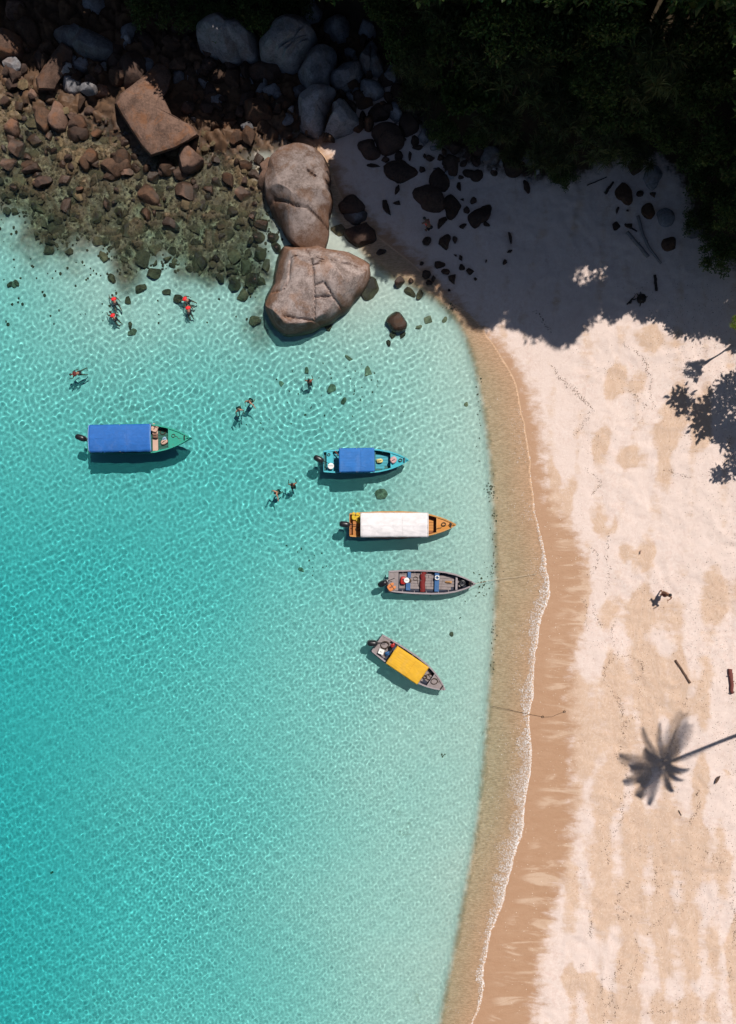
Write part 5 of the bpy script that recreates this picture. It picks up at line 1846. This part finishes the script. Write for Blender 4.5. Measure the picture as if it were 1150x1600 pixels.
def figure(label, loc, rz, pose, skin, top=None, bottom=None, group=None, tiltm=None, vest=True, dress=False):
    """pose: joint name -> xyz, feet at z = 0, facing +y"""
    J = dict(pelvis=(0, 0, .95), waist=(0, 0, 1.08), chest=(0, .01, 1.28), neck=(0, 0, 1.46), chin=(0, .02, 1.53), skull=(0, .015, 1.62), crown=(0, 0, 1.70),
             sl=(-.18, 0, 1.41), el=(-.30, 0, 1.16), wl=(-.36, .1, .95), sr=(.18, 0, 1.41), er=(.30, 0, 1.16), wr=(.36, .1, .95),
             hl=(-.10, 0, .90), kl=(-.11, .03, .49), al=(-.11, -.02, .09), tl=(-.12, .17, .03), hr=(.10, 0, .90), kr=(.11, .03, .49), ar=(.11, -.02, .09), tr=(.12, .17, .03))
    J.update(pose)
    V3 = {k: Vector(v) for k, v in J.items()}
    rad = dict(pelvis=(.15, .11), waist=(.13, .10), chest=(.155, .115), neck=.058, chin=.072, skull=.092, crown=.06, sl=.068, sr=.068, el=.045, er=.045, wl=.030, wr=.030,
               hl=.095, hr=.095, kl=.062, kr=.062, al=.042, ar=.042, tl=.036, tr=.036)
    E_ = [('pelvis', 'waist'), ('waist', 'chest'), ('chest', 'neck'), ('neck', 'chin'), ('chin', 'skull'), ('skull', 'crown'), ('chest', 'sl'), ('sl', 'el'), ('el', 'wl'), ('chest', 'sr'), ('sr', 'er'), ('er', 'wr'),
          ('pelvis', 'hl'), ('hl', 'kl'), ('kl', 'al'), ('al', 'tl'), ('pelvis', 'hr'), ('hr', 'kr'), ('kr', 'ar'), ('ar', 'tr')]
    nodes = {k: (tuple(V3[k]), rad[k]) for k in J}
    # palms
    for s in 'lr':
        d = (V3['w' + s] - V3['e' + s]).normalized()
        nodes['p' + s] = (tuple(V3['w' + s] + d * .085), (.040, .022))
        E_.append(('w' + s, 'p' + s))
    body = skin_mesh(nodes, E_)
    bm = bmesh.new()
    bm.from_mesh(body)
    mb = MB()
    head_up = (V3['crown'] - V3['chin']).normalized()
    shoulder = (V3['sr'] - V3['sl']).normalized()
    face = head_up.cross(shoulder).normalized()
    hc = V3['skull']
    mb.tube([hc + face * .085 - head_up * .01, hc + face * .115 - head_up * .035], [.012, .017], 6)             # nose
    for sg in (1, -1):
        mb.blob(hc + shoulder * sg * .09 - head_up * .02, (.012, .022, .03), sub=1)                          # ears
    for s in 'lr':
        d = (V3['w' + s] - V3['e' + s]).normalized()
        side = d.cross(Vector((0, 0, 1)))
        side = side.normalized() if side.length > .1 else Vector((1, 0, 0))
        pc_ = V3['w' + s] + d * .085
        dn = d.cross(side).normalized() * (-1 if d.cross(side).z > 0 else 1)
        for k, fl_ in enumerate((.060, .070, .076, .066)):
            p0 = pc_ + side * (.030 - .020 * k)
            mb.tube([p0, p0 + d * fl_ * .6 + dn * .006, p0 + d * fl_ + dn * .022], [.0095, .0085, .0065], 5)
        p0 = pc_ - d * .05 + side * .034
        mb.tube([p0, p0 + side * .03 + d * .025, p0 + side * .035 + d * .055], [.011, .010, .008], 5)
    ex = mb.mesh('tmp2')
    bm.from_mesh(ex)
    bm.to_mesh(body)
    bm.free()
    body.materials.clear()
    body.materials.append(skin)
    body.polygons.foreach_set('use_smooth', np.ones(len(body.polygons), bool))
    root = empty('person', loc, rz)
    if tiltm is not None:
        root.rotation_euler = (Matrix.Rotation(rz, 3, 'Z') @ tiltm).to_euler()
    tag(root, label, 'person', group)
    link(bpy.data.objects.new('body', body), root)

    def cloth(name, keys, edges, grow, mat):
        nd = {}
        for k in keys:
            if isinstance(k, tuple):
                a, b, t, r = k
                nd[a + b] = (tuple(V3[a].lerp(V3[b], t)), r)
            else:
                r = rad[k]
                nd[k] = (tuple(V3[k]), tuple(q + grow for q in r) if isinstance(r, tuple) else r + grow)
        m2 = skin_mesh(nd, edges)
        m2.materials.clear()
        m2.materials.append(mat)
        m2.name = name
        return link(bpy.data.objects.new(name, m2), root)
    if top is not None:
        cloth('life_vest' if vest else 'shirt', ['waist', 'chest', ('chest', 'neck', .62, (.10, .085)), ('sl', 'el', .08, .085), ('sr', 'er', .08, .085)],
              [('waist', 'chest'), ('chest', 'chestneck'), ('chest', 'slel'), ('chest', 'srer')], .085 if vest else .016, top)
    if bottom is not None:
        if dress:
            cloth('dress', ['waist', 'pelvis', ('pelvis', 'kl', .55, (.2, .16)), ('kl', 'kr', .5, (.26, .2))], [('waist', 'pelvis'), ('pelvis', 'pelviskl'), ('pelviskl', 'klkr')], .02, bottom)
        else:
            cloth('shorts', ['pelvis', 'hl', 'hr', ('hl', 'kl', .55, .092), ('hr', 'kr', .55, .092)], [('pelvis', 'hl'), ('pelvis', 'hr'), ('hl', 'hlkl'), ('hr', 'hrkr')], .016, bottom)
    root.scale = (.82, .82, .82) if group else (1, 1, 1)
    hair = MB()
    rotm = Matrix((shoulder, face, head_up)).transposed()
    hair.blob(hc + head_up * .025 - face * .022, (.104, .108, .108), sub=2, rot=rotm)
    hair.v = [v for v in hair.v]
    hair.build('hair', M_HAIR, root, smooth=True)
    return root


def lay(pose):
    """standing coordinates -> lying face down, head along +y, the back about at z = 0"""
    out = {}
    base = dict(pelvis=(0, 0, .95), waist=(0, 0, 1.08), chest=(0, .01, 1.28), neck=(0, 0, 1.46), chin=(0, .02, 1.53), skull=(0, .015, 1.62), crown=(0, 0, 1.70),
                sl=(-.18, 0, 1.41), el=(-.32, .10, 1.52), wl=(-.30, .22, 1.74), sr=(.18, 0, 1.41), er=(.30, .12, 1.25), wr=(.36, .25, 1.08),
                hl=(-.10, .03, .90), kl=(-.14, .34, .64), al=(-.13, .70, .45), tl=(-.14, .78, .34), hr=(.10, .03, .90), kr=(.12, .36, .66), ar=(.17, .76, .52), tr=(.19, .84, .42))
    base.update(pose)
    for k, (x, y, z) in base.items():
        out[k] = (x, z - 1.1, -y)
    return out


WADE = dict(el=(-.34, .16, 1.24), wl=(-.30, .38, 1.30), er=(.34, .16, 1.24), wr=(.30, .38, 1.30), kl=(-.16, .2, .55), al=(-.16, .05, .15), kr=(.15, .3, .58), ar=(.14, .22, .2), skull=(0, -.045, 1.61), crown=(0, -.09, 1.68), chin=(0, -.005, 1.53))
WADE2 = dict(el=(-.40, .06, 1.34), wl=(-.60, .14, 1.36), er=(.32, .22, 1.30), wr=(.18, .40, 1.34), kl=(-.16, .2, .55), al=(-.16, .05, .15), kr=(.15, .3, .58), ar=(.14, .22, .2), skull=(0, -.045, 1.61), crown=(0, -.09, 1.68), chin=(0, -.005, 1.53))


def swimmer(px, py, label, rz, pose, skin, top, bottom, deep, **kw):
    q = P(px, py, .1)
    deep = deep - .06 if deep > -.5 else deep
    if deep < -.5:                          # afloat upright, leaning forward, back at the surface
        lean = Matrix.Rotation(R(-26), 3, 'X')
        m3 = Matrix.Rotation(rz, 3, 'Z') @ lean
        ch = m3 @ Vector((0, 0, 1.36 * .82))
        return figure(label, (q.x - ch.x, q.y - ch.y, .10 - ch.z), rz, pose, skin, top, bottom, 'swimmers in the bay', tiltm=lean, **kw)
    return figure(label, (q.x, q.y, deep), rz, pose, skin, top, bottom, 'swimmers in the bay', **kw)


swimmer(178, 470, 'swimmer in a red vest floating curled, above another red swimmer', R(20), lay(dict(kl=(-.2, .35, .65), al=(-.2, .3, .25), kr=(.2, .35, .65), ar=(.25, .3, .25))), M_SKIN2, M_RED, M_BLKCLOTH, .02)
swimmer(177, 495, 'swimmer in a red and black vest, feet towards the open sea floor', R(35), lay({}), M_SKIN2, M_RED, M_BLKCLOTH, .0)
swimmer(291, 468, 'swimmer in a red vest with one arm stretched out, upper of a pair', R(60), lay(dict(kl=(-.2, .35, .7), al=(-.2, .4, .35), kr=(.2, .35, .7), ar=(.25, .4, .35))), M_SKIN2, M_RED, M_BLKCLOTH, .0)
swimmer(294, 484, 'swimmer in a red vest and black leggings, lower of a pair', R(12), lay({}), M_SKIN2, M_RED, M_BLKCLOTH, .02)
swimmer(119, 583, 'swimmer in dark clothes and red straps, alone above the green boat', R(100), lay(dict(kr=(.22, .05, .55), ar=(.34, .05, .2))), M_SKIN2, M_DARKRED, M_BLKCLOTH, .02)
swimmer(483, 595, 'bather in a red top standing in the middle of spreading ripples', R(10), WADE, M_SKIN2, M_RED, M_BLKCLOTH, -1.12, vest=False)
swimmer(373, 641, 'bather in a black swimsuit with a light back, lower of a pair', R(200), WADE, M_SKIN, M_BLKCLOTH, M_BLKCLOTH, -1.10, vest=False)
swimmer(389, 628, 'bather in black reaching both arms out, upper of a pair', R(150), WADE2, M_SKIN, M_BLKCLOTH, M_BLKCLOTH, -1.08, vest=False)
swimmer(431, 770, 'bare-backed bather with dark hair beside another, below the ripples', R(120), WADE2, M_SKIN, None, M_BLKCLOTH, -1.05)
swimmer(457, 757, 'tanned bather in a rust top, nearest to the turquoise boat', R(10), WADE, M_SKIN2, M_ORVEST, M_BLKCLOTH, -1.08, vest=False)
q = PG(1033, 926)
figure('person in dark reddish clothes standing alone on the open sand', (q.x, q.y, q.z), R(140), dict(el=(-.34, .06, 1.2), wl=(-.24, .26, 1.32), er=(.34, .02, 1.18), wr=(.30, .22, 1.05), kl=(-.1, .12, .5), ar=(.13, -.14, .1), tr=(.14, .05, .03)),
       M_SKIN2, M_DARKRED, M_DARKRED, vest=False, dress=True)
q = PG(668, 360)
figure('person in a red top bending over among the dark stones', (q.x, q.y, q.z), R(35), dict(pelvis=(0, -.12, .86), waist=(0, -.02, .98), chest=(0, .18, 1.1), neck=(0, .34, 1.14), chin=(0, .40, 1.12), skull=(0, .48, 1.14), crown=(0, .56, 1.14),
       sl=(-.18, .28, 1.12), sr=(.18, .28, 1.12), el=(-.24, .36, .86), er=(.24, .36, .86), wl=(-.18, .46, .64), wr=(.18, .46, .64), hl=(-.1, -.1, .82), hr=(.1, -.1, .82)), M_SKIN2, M_RED, M_BLKCLOTH, vest=False)

# ------------------------------------------------------------------ driftwood, ropes, litter
M_DRIFT = simple('driftwood', (.13, .075, .05), .9, .5, 7, bump=.5)
M_DRIFTG = simple('grey_driftwood', (.22, .20, .20), .9, .45, 7, bump=.5)
M_DRIFTK = simple('charred_wood', (.025, .016, .013), .9, .5, 7, bump=.5)


def log(p0, p1, w0, w1, label, m, bend=.0, knots=2, name='driftwood_log', stub=True):
    a = PG(*p0)
    b = PG(*p1)
    o = empty(name, ((a.x + b.x) / 2, (a.y + b.y) / 2, (a.z + b.z) / 2))
    tag(o, label, 'driftwood')
    c = Vector(o.location)
    r0, r1 = w0 / S / 2 * .72, w1 / S / 2 * .72
    d = b - a
    nrm = Vector((-d.y, d.x, 0)).normalized()
    pts, rr = [], []
    for k in range(13):
        t = k / 12
        pts.append(a.lerp(b, t) - c + nrm * bend * math.sin(t * math.pi) + nrm * .4 * r0 * mnoise.noise(Vector((t * 4, p0[0], 0))) + Vector((0, 0, r0 * .7)))
        rr.append((r0 + (r1 - r0) * t) * (1 + .18 * mnoise.noise(Vector((t * 9, p0[1], 3)))))
    MB().tube(pts, rr, 9).build('stem', m, o, smooth=True)
    if stub:
        for k in range(knots):
            i = 3 + int(6 * k / max(1, knots))
            MB().tube([pts[i], pts[i] + nrm * (rr[i] * 1.35) * (1 if k % 2 else -1) + Vector((0, 0, rr[i] * .8))], [rr[i] * .5, rr[i] * .25], 6).build('branch_stub', m, o)
    return o


log((1055, 1031), (1078, 1067), 4.5, 5, 'thin straight brown pole lying on the sunlit sand', M_DRIFT, knots=1)
log((1140, 1045), (1143, 1083), 9, 7, 'reddish tapering log at the frame edge on sunlit sand', simple('red_driftwood', (.16, .045, .035), .9, .5, 6, bump=.5), knots=2)
log((979, 363), (1012, 402), 7.5, 8, 'hollow grey log in the shade, shorter of two side by side', M_DRIFTG, knots=2)
log((996, 338), (1032, 412), 7, 4.5, 'long curved grey log in the shade, longer of two', M_DRIFTG, bend=-.25, knots=2)
log((976, 350), (995, 362), 3.5, 3, 'short dark stick above the shorter grey log', M_DRIFTK, knots=1)
log((1022.5, 430), (1025.5, 455), 6, 5.5, 'short black log lying alone in the shade', M_DRIFTK, knots=1)
log((917, 290), (948, 277), 2.5, 2, 'thin dark branch under the trees', M_DRIFTK, knots=1)
log((945, 303), (958, 285), 7, 4, 'broken forked piece of dark wood under the trees', M_DRIFTK, knots=2)
log((1060, 1266), (1064, 1274), 2.2, 2, 'small dark twig near the palm shadow', M_DRIFTK, knots=1)
q = PG(1001.5, 467.5)
o = empty('tree_stump', q)
tag(o, 'black root stump on the shaded sand', 'stump')
mb = MB().blob((0, 0, .12), (.28, .30, .22), sub=3, pw=.8)
mb.v = [tuple(Vector(v) * (1 + .25 * mnoise.noise(Vector(v) * 5))) for v in mb.v]
mb.build('stump_base', M_DRIFTK, o, smooth=True)
for an in (95, 130, 20, 260):
    MB().tube([(0, 0, .1), (.25 * math.cos(R(an)), .25 * math.sin(R(an)), .1), (.48 * math.cos(R(an)), .5 * math.sin(R(an)), .03)], [.07, .05, .02], 6).build('root', M_DRIFTK, o, smooth=True)
q = PG(985, 469)
o = empty('forked_branch', q)
tag(o, 'twisted dark branch beside the black stump', 'branch')
for i, pl in enumerate(([(-.25, -.3), (-.05, -.1), (.05, .05), (.2, .15), (.28, .35)], [(.05, .05), (.25, .02), (.36, .08)], [(-.15, -.2), (-.02, -.22), (.06, -.05)])):
    MB().tube([(x, y, .06 + .04 * k) for k, (x, y) in enumerate(pl)], [.05 - .008 * k for k in range(len(pl))], 6).build('limb', M_DRIFTK, o, smooth=True)


def dry_leaf(px, py, a, rz, label, m):
    q = PG(px, py)
    o = empty('dry_leaf', q, rz)
    tag(o, label, 'leaf')
    lw = a / S
    vs, fs = [], []
    for i in range(9):
        t = i / 8
        w = lw * .32 * math.sin(math.pi * (.04 + .94 * t)) ** .8
        x = (t - .5) * lw * 2
        z = .05 + .08 * (2 * t - 1) ** 2
        vs += [(x, -w, z + .06), (x, 0, z), (x, w, z + .07)]
    for i in range(8):
        for j in range(2):
            fs.append((i * 3 + j, (i + 1) * 3 + j, (i + 1) * 3 + j + 1, i * 3 + j + 1))
    MB().add(vs, fs).build('blade', m, o, smooth=True)
    MB().tube([(-lw * 1.25, 0, .10), (-lw, 0, .09), (lw * .9, 0, .11)], [.014, .012, .004], 5).build('midrib', M_DRIFTK, o)


dry_leaf(1120, 1217, 7, R(60), 'curled brown dry leaf on the sand beside the palm shadow', M_DRIFT)
dry_leaf(1000, 862, 3, R(80), 'small pale curled leaf on the sand above the standing person', M_PINK)
dry_leaf(1143, 1081, 4, R(10), 'dry leaf at the lower end of the reddish log', M_DRIFT)


def mooring(pts, r, label, m):
    o = tag(empty('mooring_rope', pts[len(pts) // 2]), label, 'rope')
    c = Vector(o.location)
    full = []
    for a, b in zip(pts[:-1], pts[1:]):
        for k in range(8):
            full.append(a.lerp(b, k / 8) - c)
    full.append(pts[-1] - c)
    MB().tube(full, r, 6).build('strand', m, o, smooth=True)
    MB().tube([pts[-1] - c + Vector((.07 * math.cos(t), .07 * math.sin(t), .01)) for t in [q * math.pi / 6 for q in range(12)]], r * 1.3, 6, closed=True).build('knot', m, o, smooth=True)


mooring([B4['at'](1.0, 0, .78), P(760, 908, .18), P(785, 904, .05), P(812, 901, .04), P(836, 897, .06)], .011, 'pale rope from the open grey boat bow to the swash', simple('pale_rope', (.50, .42, .32), .9, .3, 30))
mooring([P(768, 1103, .02), P(800, 1110, .03), P(826, 1116, .03), PG(848, 1120, .03)], .013, 'dark rope end lying across the swash onto wet sand', M_ROPED)
mooring([PG(850, 1120.5, .03), PG(862, 1120, .03), PG(874, 1115, .03), PG(882, 1112, .03)], .012, 'short dark rope trailing on wet sand above the swash rope', M_ROPED)


# ------------------------------------------------------------------ foam, wrack and shells
def scatter(name, items, mat, label, cat, dome=True):
    """items: (x, y, z, rx, ry, rot, h)"""
    A = np.array(items)
    n = len(A)
    k = 7
    ang = np.arange(6) * math.pi / 3
    ring = np.stack([np.cos(ang), np.sin(ang)], -1)
    jit = nrg.uniform(.6, 1.25, (n, 6, 1))
    loc = ring[None] * jit * A[:, None, 3:5]
    c, s = np.cos(A[:, 5])[:, None], np.sin(A[:, 5])[:, None]
    rx = loc[..., 0] * c - loc[..., 1] * s + A[:, 0:1]
    ry = loc[..., 0] * s + loc[..., 1] * c + A[:, 1:2]
    V = np.zeros((n, k, 3))
    V[:, :6, 0] = rx
    V[:, :6, 1] = ry
    V[:, :6, 2] = A[:, 2:3]
    V[:, 6, 0] = A[:, 0]
    V[:, 6, 1] = A[:, 1]
    V[:, 6, 2] = A[:, 2] + A[:, 6]
    F = np.array([[i, (i + 1) % 6, 6] for i in range(6)])
    FF = (F[None] + (np.arange(n) * k)[:, None, None]).reshape(-1, 3)
    me = np_mesh(name, V.reshape(-1, 3), FF, dome)
    me.materials.append(mat)
    o = link(bpy.data.objects.new(name, me))
    return tag(o, label, cat, kind='stuff')


M_FOAM = simple('foam', (.74, .69, .66), .6, .08, 20)
FOAM_W = ([480, 600, 700, 780, 860, 920, 945, 965, 1000, 1060, 1085, 1130, 1160, 1220, 1300, 1360, 1420, 1470, 1510, 1540, 1590],
          [0, 0, 0, .03, .2, .45, .9, .9, .35, .5, .85, .3, .85, .95, .95, .95, .7, .3, .5, .25, .08])
items = []
fl_pts = FOAMw
for a, b in zip(fl_pts[:-1], fl_pts[1:]):
    if a[1] > 14 or b[1] < -36:
        continue
    ln_ = math.hypot(b[0] - a[0], b[1] - a[1])
    nx1, ny1 = (b[1] - a[1]) / ln_, -(b[0] - a[0]) / ln_        # towards land
    for k in range(int(ln_ * 640)):
        t = rnd.random()
        x, y = a[0] + (b[0] - a[0]) * t, a[1] + (b[1] - a[1]) * t
        w = float(np.interp(800 - y * S, *FOAM_W))
        w *= .1 + 1.7 * float(fbm(np.array([x * 1.3]), np.array([y * 1.3]), 3)[0])
        if rnd.random() > w * .82:
            continue
        d = rnd.random() ** 1.35 * (.04 + 1.05 * w)
        wob = .10 * (float(vnoise(np.array([y * 2.3]), np.array([.5]))[0]) - .5) + .05 * (float(vnoise(np.array([y * 7.3]), np.array([4.5]))[0]) - .5)
        x -= nx1 * (d - .03 - wob)
        y -= ny1 * (d - .03 - wob)
        r_ = rnd.uniform(.008, .032) * (1.15 - .5 * d)
        items.append((x, y, max(.004, ground_z(x, y) + .004), r_, r_ * rnd.uniform(.6, 1), rnd.uniform(0, 3), r_ * .6))
for k in range(2600):                    # lace of spent foam drifting back over the swash
    yy_ = rnd.uniform(560, 1590)
    fx = float(np.interp(-yy_, [-p[1] for p in FOAM[:36]], [p[0] for p in FOAM[:36]]))
    xx_ = fx - abs(rnd.gauss(0, 22)) - 3
    q = P(xx_, yy_)
    if float(fbm(np.array([q.x * .8]), np.array([q.y * .8]), 3)[0]) < .52:
        continue
    r_ = rnd.uniform(.008, .022)
    items.append((q.x, q.y, .012, r_, r_, 0, r_ * .3))
scatter('foam', items, M_FOAM, 'thin white foam along the edge of the swash', 'foam')

wr = []
z5 = lambda l: zo(l, 4.572, 900, 1250)
WRACK = [z5(l) for l in ([(335, 80), (310, 190), (225, 290), (215, 390), (235, 460)], [(390, 570), (300, 690), (290, 780), (320, 870)], [(300, 770), (370, 800), (400, 890)],
                         [(310, 1130), (320, 1180), (270, 1270), (250, 1400), (290, 1520), (240, 1590)], [(190, 1280), (170, 1400), (215, 1500), (190, 1590)], [(440, 1000), (435, 1150), (390, 1280), (380, 1390), (340, 1430)],
                         [(560, 490), (575, 600), (590, 660)], [(600, 860), (530, 910), (520, 960)], [(700, 800), (740, 770), (780, 790)], [(820, 340), (900, 350), (1000, 430), (1050, 490)],
                         [(490, 1540), (560, 1500), (650, 1520), (700, 1490), (770, 1410)], [(745, 570), (730, 690)], [(1130, 560), (1120, 700), (1140, 850), (1120, 1020)], [(1090, 1180), (1110, 1290)],
                         [(885, 30), (820, 160), (800, 190)], [(100, 800), (110, 990)], [(10, 1200), (70, 1170)], [(190, 1280), (270, 1265)], [(215, 1490), (255, 1455), (250, 1390)])]
z2 = lambda l: zo(l, 3.594, 680, 450)
WRACK += [z2(l) for l in ([(690, 500), (760, 570), (870, 660), (870, 720), (780, 820)], [(840, 1010), (930, 1090), (890, 1160)], [(560, 120), (650, 250)], [(650, 440), (720, 520), (800, 590), (900, 690)])]
z3 = lambda l: zo(l, 3.594, 720, 780)
WRACK += [z3(l) for l in ([(730, 260), (780, 350), (720, 430)], [(820, 180), (830, 400), (820, 560)], [(690, 560), (720, 740)], [(860, 680), (850, 830)], [(970, 890), (1030, 940), (990, 1030), (1020, 1110)], [(800, 1010), (890, 1140), (910, 1230)],
                          [(800, 1000), (850, 860), (970, 890)], [(740, 590), (780, 720)])]
z6 = lambda l: zo(l, 5.476, 940, 1080)
WRACK += [z6(l) for l in ([(140, 30), (190, 200), (190, 400), (130, 540), (230, 740), (240, 880), (160, 920), (185, 1040)], [(300, 220), (180, 290), (190, 400)], [(720, 40), (710, 140)], [(820, 840), (830, 960), (780, 1110)])]
z7 = lambda l: zo(l, 5.333, 950, 480)
WRACK += [z7(l) for l in ([(310, 460), (350, 590), (360, 740), (380, 850)], [(470, 1350), (560, 1390), (700, 1420)], [(150, 680), (250, 740), (310, 850)], [(110, 300), (250, 380), (330, 470)])]
for line_ in WRACK:
    for a, b in zip(line_[:-1], line_[1:]):
        ln_ = math.hypot(b[0] - a[0], b[1] - a[1]) / S
        dens = rnd.uniform(16, 34)
        for k in range(int(ln_ * dens)):
            t = rnd.random()
            x = a[0] + (b[0] - a[0]) * t + 2.2 * math.sin(t * 7 + a[1]) + rnd.gauss(0, 1.6)
            y = a[1] + (b[1] - a[1]) * t + rnd.gauss(0, 1.6)
            q = PG(x, y, .006)
            l_ = rnd.uniform(.012, .05)
            wr.append((q.x, q.y, q.z, l_, l_ * rnd.uniform(.25, .7), math.atan2(-(b[1] - a[1]), b[0] - a[0]) + rnd.gauss(0, .6), .012))
n = 0
while n < 5200:
    x, y = rnd.uniform(830, 1160), rnd.uniform(440, 1610)
    q = P(x, y, 1.0)
    wgt = .12 + .55 * max(0, (x - 980) / 170) + .2 * max(0, (y - 1200) / 400)
    if float(fbm(np.array([q.x * .45 + 5]), np.array([q.y * .45]), 3)[0]) * .9 + wgt * .5 < rnd.uniform(.45, .8) or x < 905 - .1 * abs(y - 1000) * .3:
        continue
    q = PG(x, y, .006)
    l_ = rnd.uniform(.008, .034)
    wr.append((q.x, q.y, q.z, l_, l_ * rnd.uniform(.4, .9), rnd.uniform(0, 3), .01))
    n += 1
scatter('beach_wrack', wr, simple('wrack', (.13, .075, .045), .9, .5, 30), 'thin dark lines of seaweed wrack and debris on the sand', 'seaweed', False)
shl = []
n = 0
while n < 2600:
    x, y = rnd.uniform(780, 1160), rnd.uniform(440, 1610)
    fx = float(np.interp(-y, [-p[1] for p in FOAM[:36]], [p[0] for p in FOAM[:36]]))
    if x < fx + 4:
        continue
    q = PG(x, y, .006)
    l_ = rnd.uniform(.010, .030)
    shl.append((q.x, q.y, q.z, l_, l_ * rnd.uniform(.6, 1), rnd.uniform(0, 3), .012))
    n += 1
scatter('shell_bits', shl, simple('shells', (.78, .68, .58), .6, .15, 30), 'pale shell and coral bits sprinkled over the beach', 'shells', False)
wd = []
for (cx, cy, rx_, ry_, k) in ((758, 905, 18, 22, 90), (765, 765, 9, 12, 50), (772, 830, 6, 60, 50), (770, 1010, 6, 60, 40), (690, 1180, 5, 5, 8), (705, 480, 10, 8, 30), (748, 640, 4, 60, 25), (470, 640, 90, 60, 60), (560, 610, 70, 40, 70), (480, 880, 40, 20, 30), (700, 930, 60, 30, 25)):
    for _ in range(int(k * .7)):
        x, y = rnd.gauss(cx, rx_ * .6), rnd.gauss(cy, ry_ * .6)
        q = PG(x, y, .01)
        l_ = rnd.uniform(.02, .09)
        wd.append((q.x, q.y, q.z, l_, l_ * rnd.uniform(.4, .9), rnd.uniform(0, 3), .03))
scatter('seaweed_scraps', wd, simple('weed', (.12, .11, .06), .9, .5, 30), 'dark scraps of seaweed on the shallow sea floor', 'seaweed', False)

# ------------------------------------------------------------------ labels that single out the alike stones and plants by what they lie beside
MARKS = [('the largest boulder', 495, 450), ('the rusty-footed boulder', 465, 300), ('the reddish slab', 240, 175), ('the five-sided rock', 90, 180), ('the split boulder', 510, 170), ('the long smooth slab', 355, 60),
         ('the long pale rock', 125, 60), ('the orange-edged rock', 86, 105), ('the flat reddish stone', 180, 258), ('the black oval boulder', 565, 365), ('the largest dark rock', 670, 308), ('the arrowhead rock', 625, 262),
         ('the jagged black rock', 750, 335), ('the lone brown stone', 620, 503), ('the lens-shaped reddish stone', 137, 249), ('the dark orange-topped rock', 296, 245), ('the lone dark brown rock', 403, 170), ('the upper red swimmer', 178, 470), ('the frame edge by the rocks', 15, 330), ('the two grey logs', 1005, 378), ('the white-canopied boat', 630, 818), ('the pink-seated green boat', 215, 685), ('the round grey boulder', 495, 100),
         ('the upper pair of red swimmers', 292, 476), ('the pale slab', 825, 245), ('the bushes at the frame edge', 1120, 330), ('the pointed grey boulder', 582, 90)]
ORD = ['nearest', 'second nearest', 'third nearest', 'fourth nearest', 'fifth nearest', 'sixth nearest', 'seventh nearest', 'eighth nearest', 'ninth nearest', 'tenth nearest', 'eleventh nearest', 'twelfth nearest', 'thirteenth nearest', 'fourteenth nearest', 'fifteenth nearest', 'sixteenth nearest', 'seventeenth nearest', 'eighteenth nearest', 'nineteenth nearest', 'far']
NOUN = {'stones breaking the water in the rocky shallows': 'brown stone breaking the water', 'submerged weedy stones in the rocky shallows': 'sunken weedy stone', 'lone stones on the sandy sea floor': 'lone weedy stone on pale sea floor',
        'dark stones on the shaded sand': 'small dark stone on shaded sand', 'rocks heaped in the shade': 'dim heaped rock', 'stones at the foot of the slope': 'dim stone under the leaves', 'stones by the driftwood': 'dark stone',
        'bushes on the slope': 'dark rounded bush', 'strap-leaved plants on the slope': 'spiky strap-leaved plant', 'trees on the slope': 'dark broad-leaved tree'}
sets = {}
for o in sc.objects:
    if o.parent is None and o.get('group') in NOUN:
        k = CAM_H / (CAM_H - o.location.z) * S
        x, y = 575 + o.location.x * k, 800 - o.location.y * k
        best = min(MARKS, key=lambda m_: math.hypot(m_[1] - x, m_[2] - y))
        dx, dy = x - best[1], y - best[2]
        side = ('right of' if dx > 0 else 'left of') if abs(dx) > abs(dy) else ('below' if dy > 0 else 'above')
        sets.setdefault((o['group'], best[0], side), []).append((math.hypot(dx, dy), o))
for (gname, mark, side), lst in sets.items():
    lst.sort(key=lambda t: t[0])
    for i, (_, o) in enumerate(lst):
        o['label'] = (f"{ORD[min(i, 19)]} " if len(lst) > 1 else '') + f"{NOUN[gname]} {side} {mark}"

# everything that can lie under the waves receives the refracted sunlight
for o in sc.objects:
    if o.type == 'MESH' and o is not water:
        o.cycles.is_caustics_receiver = True
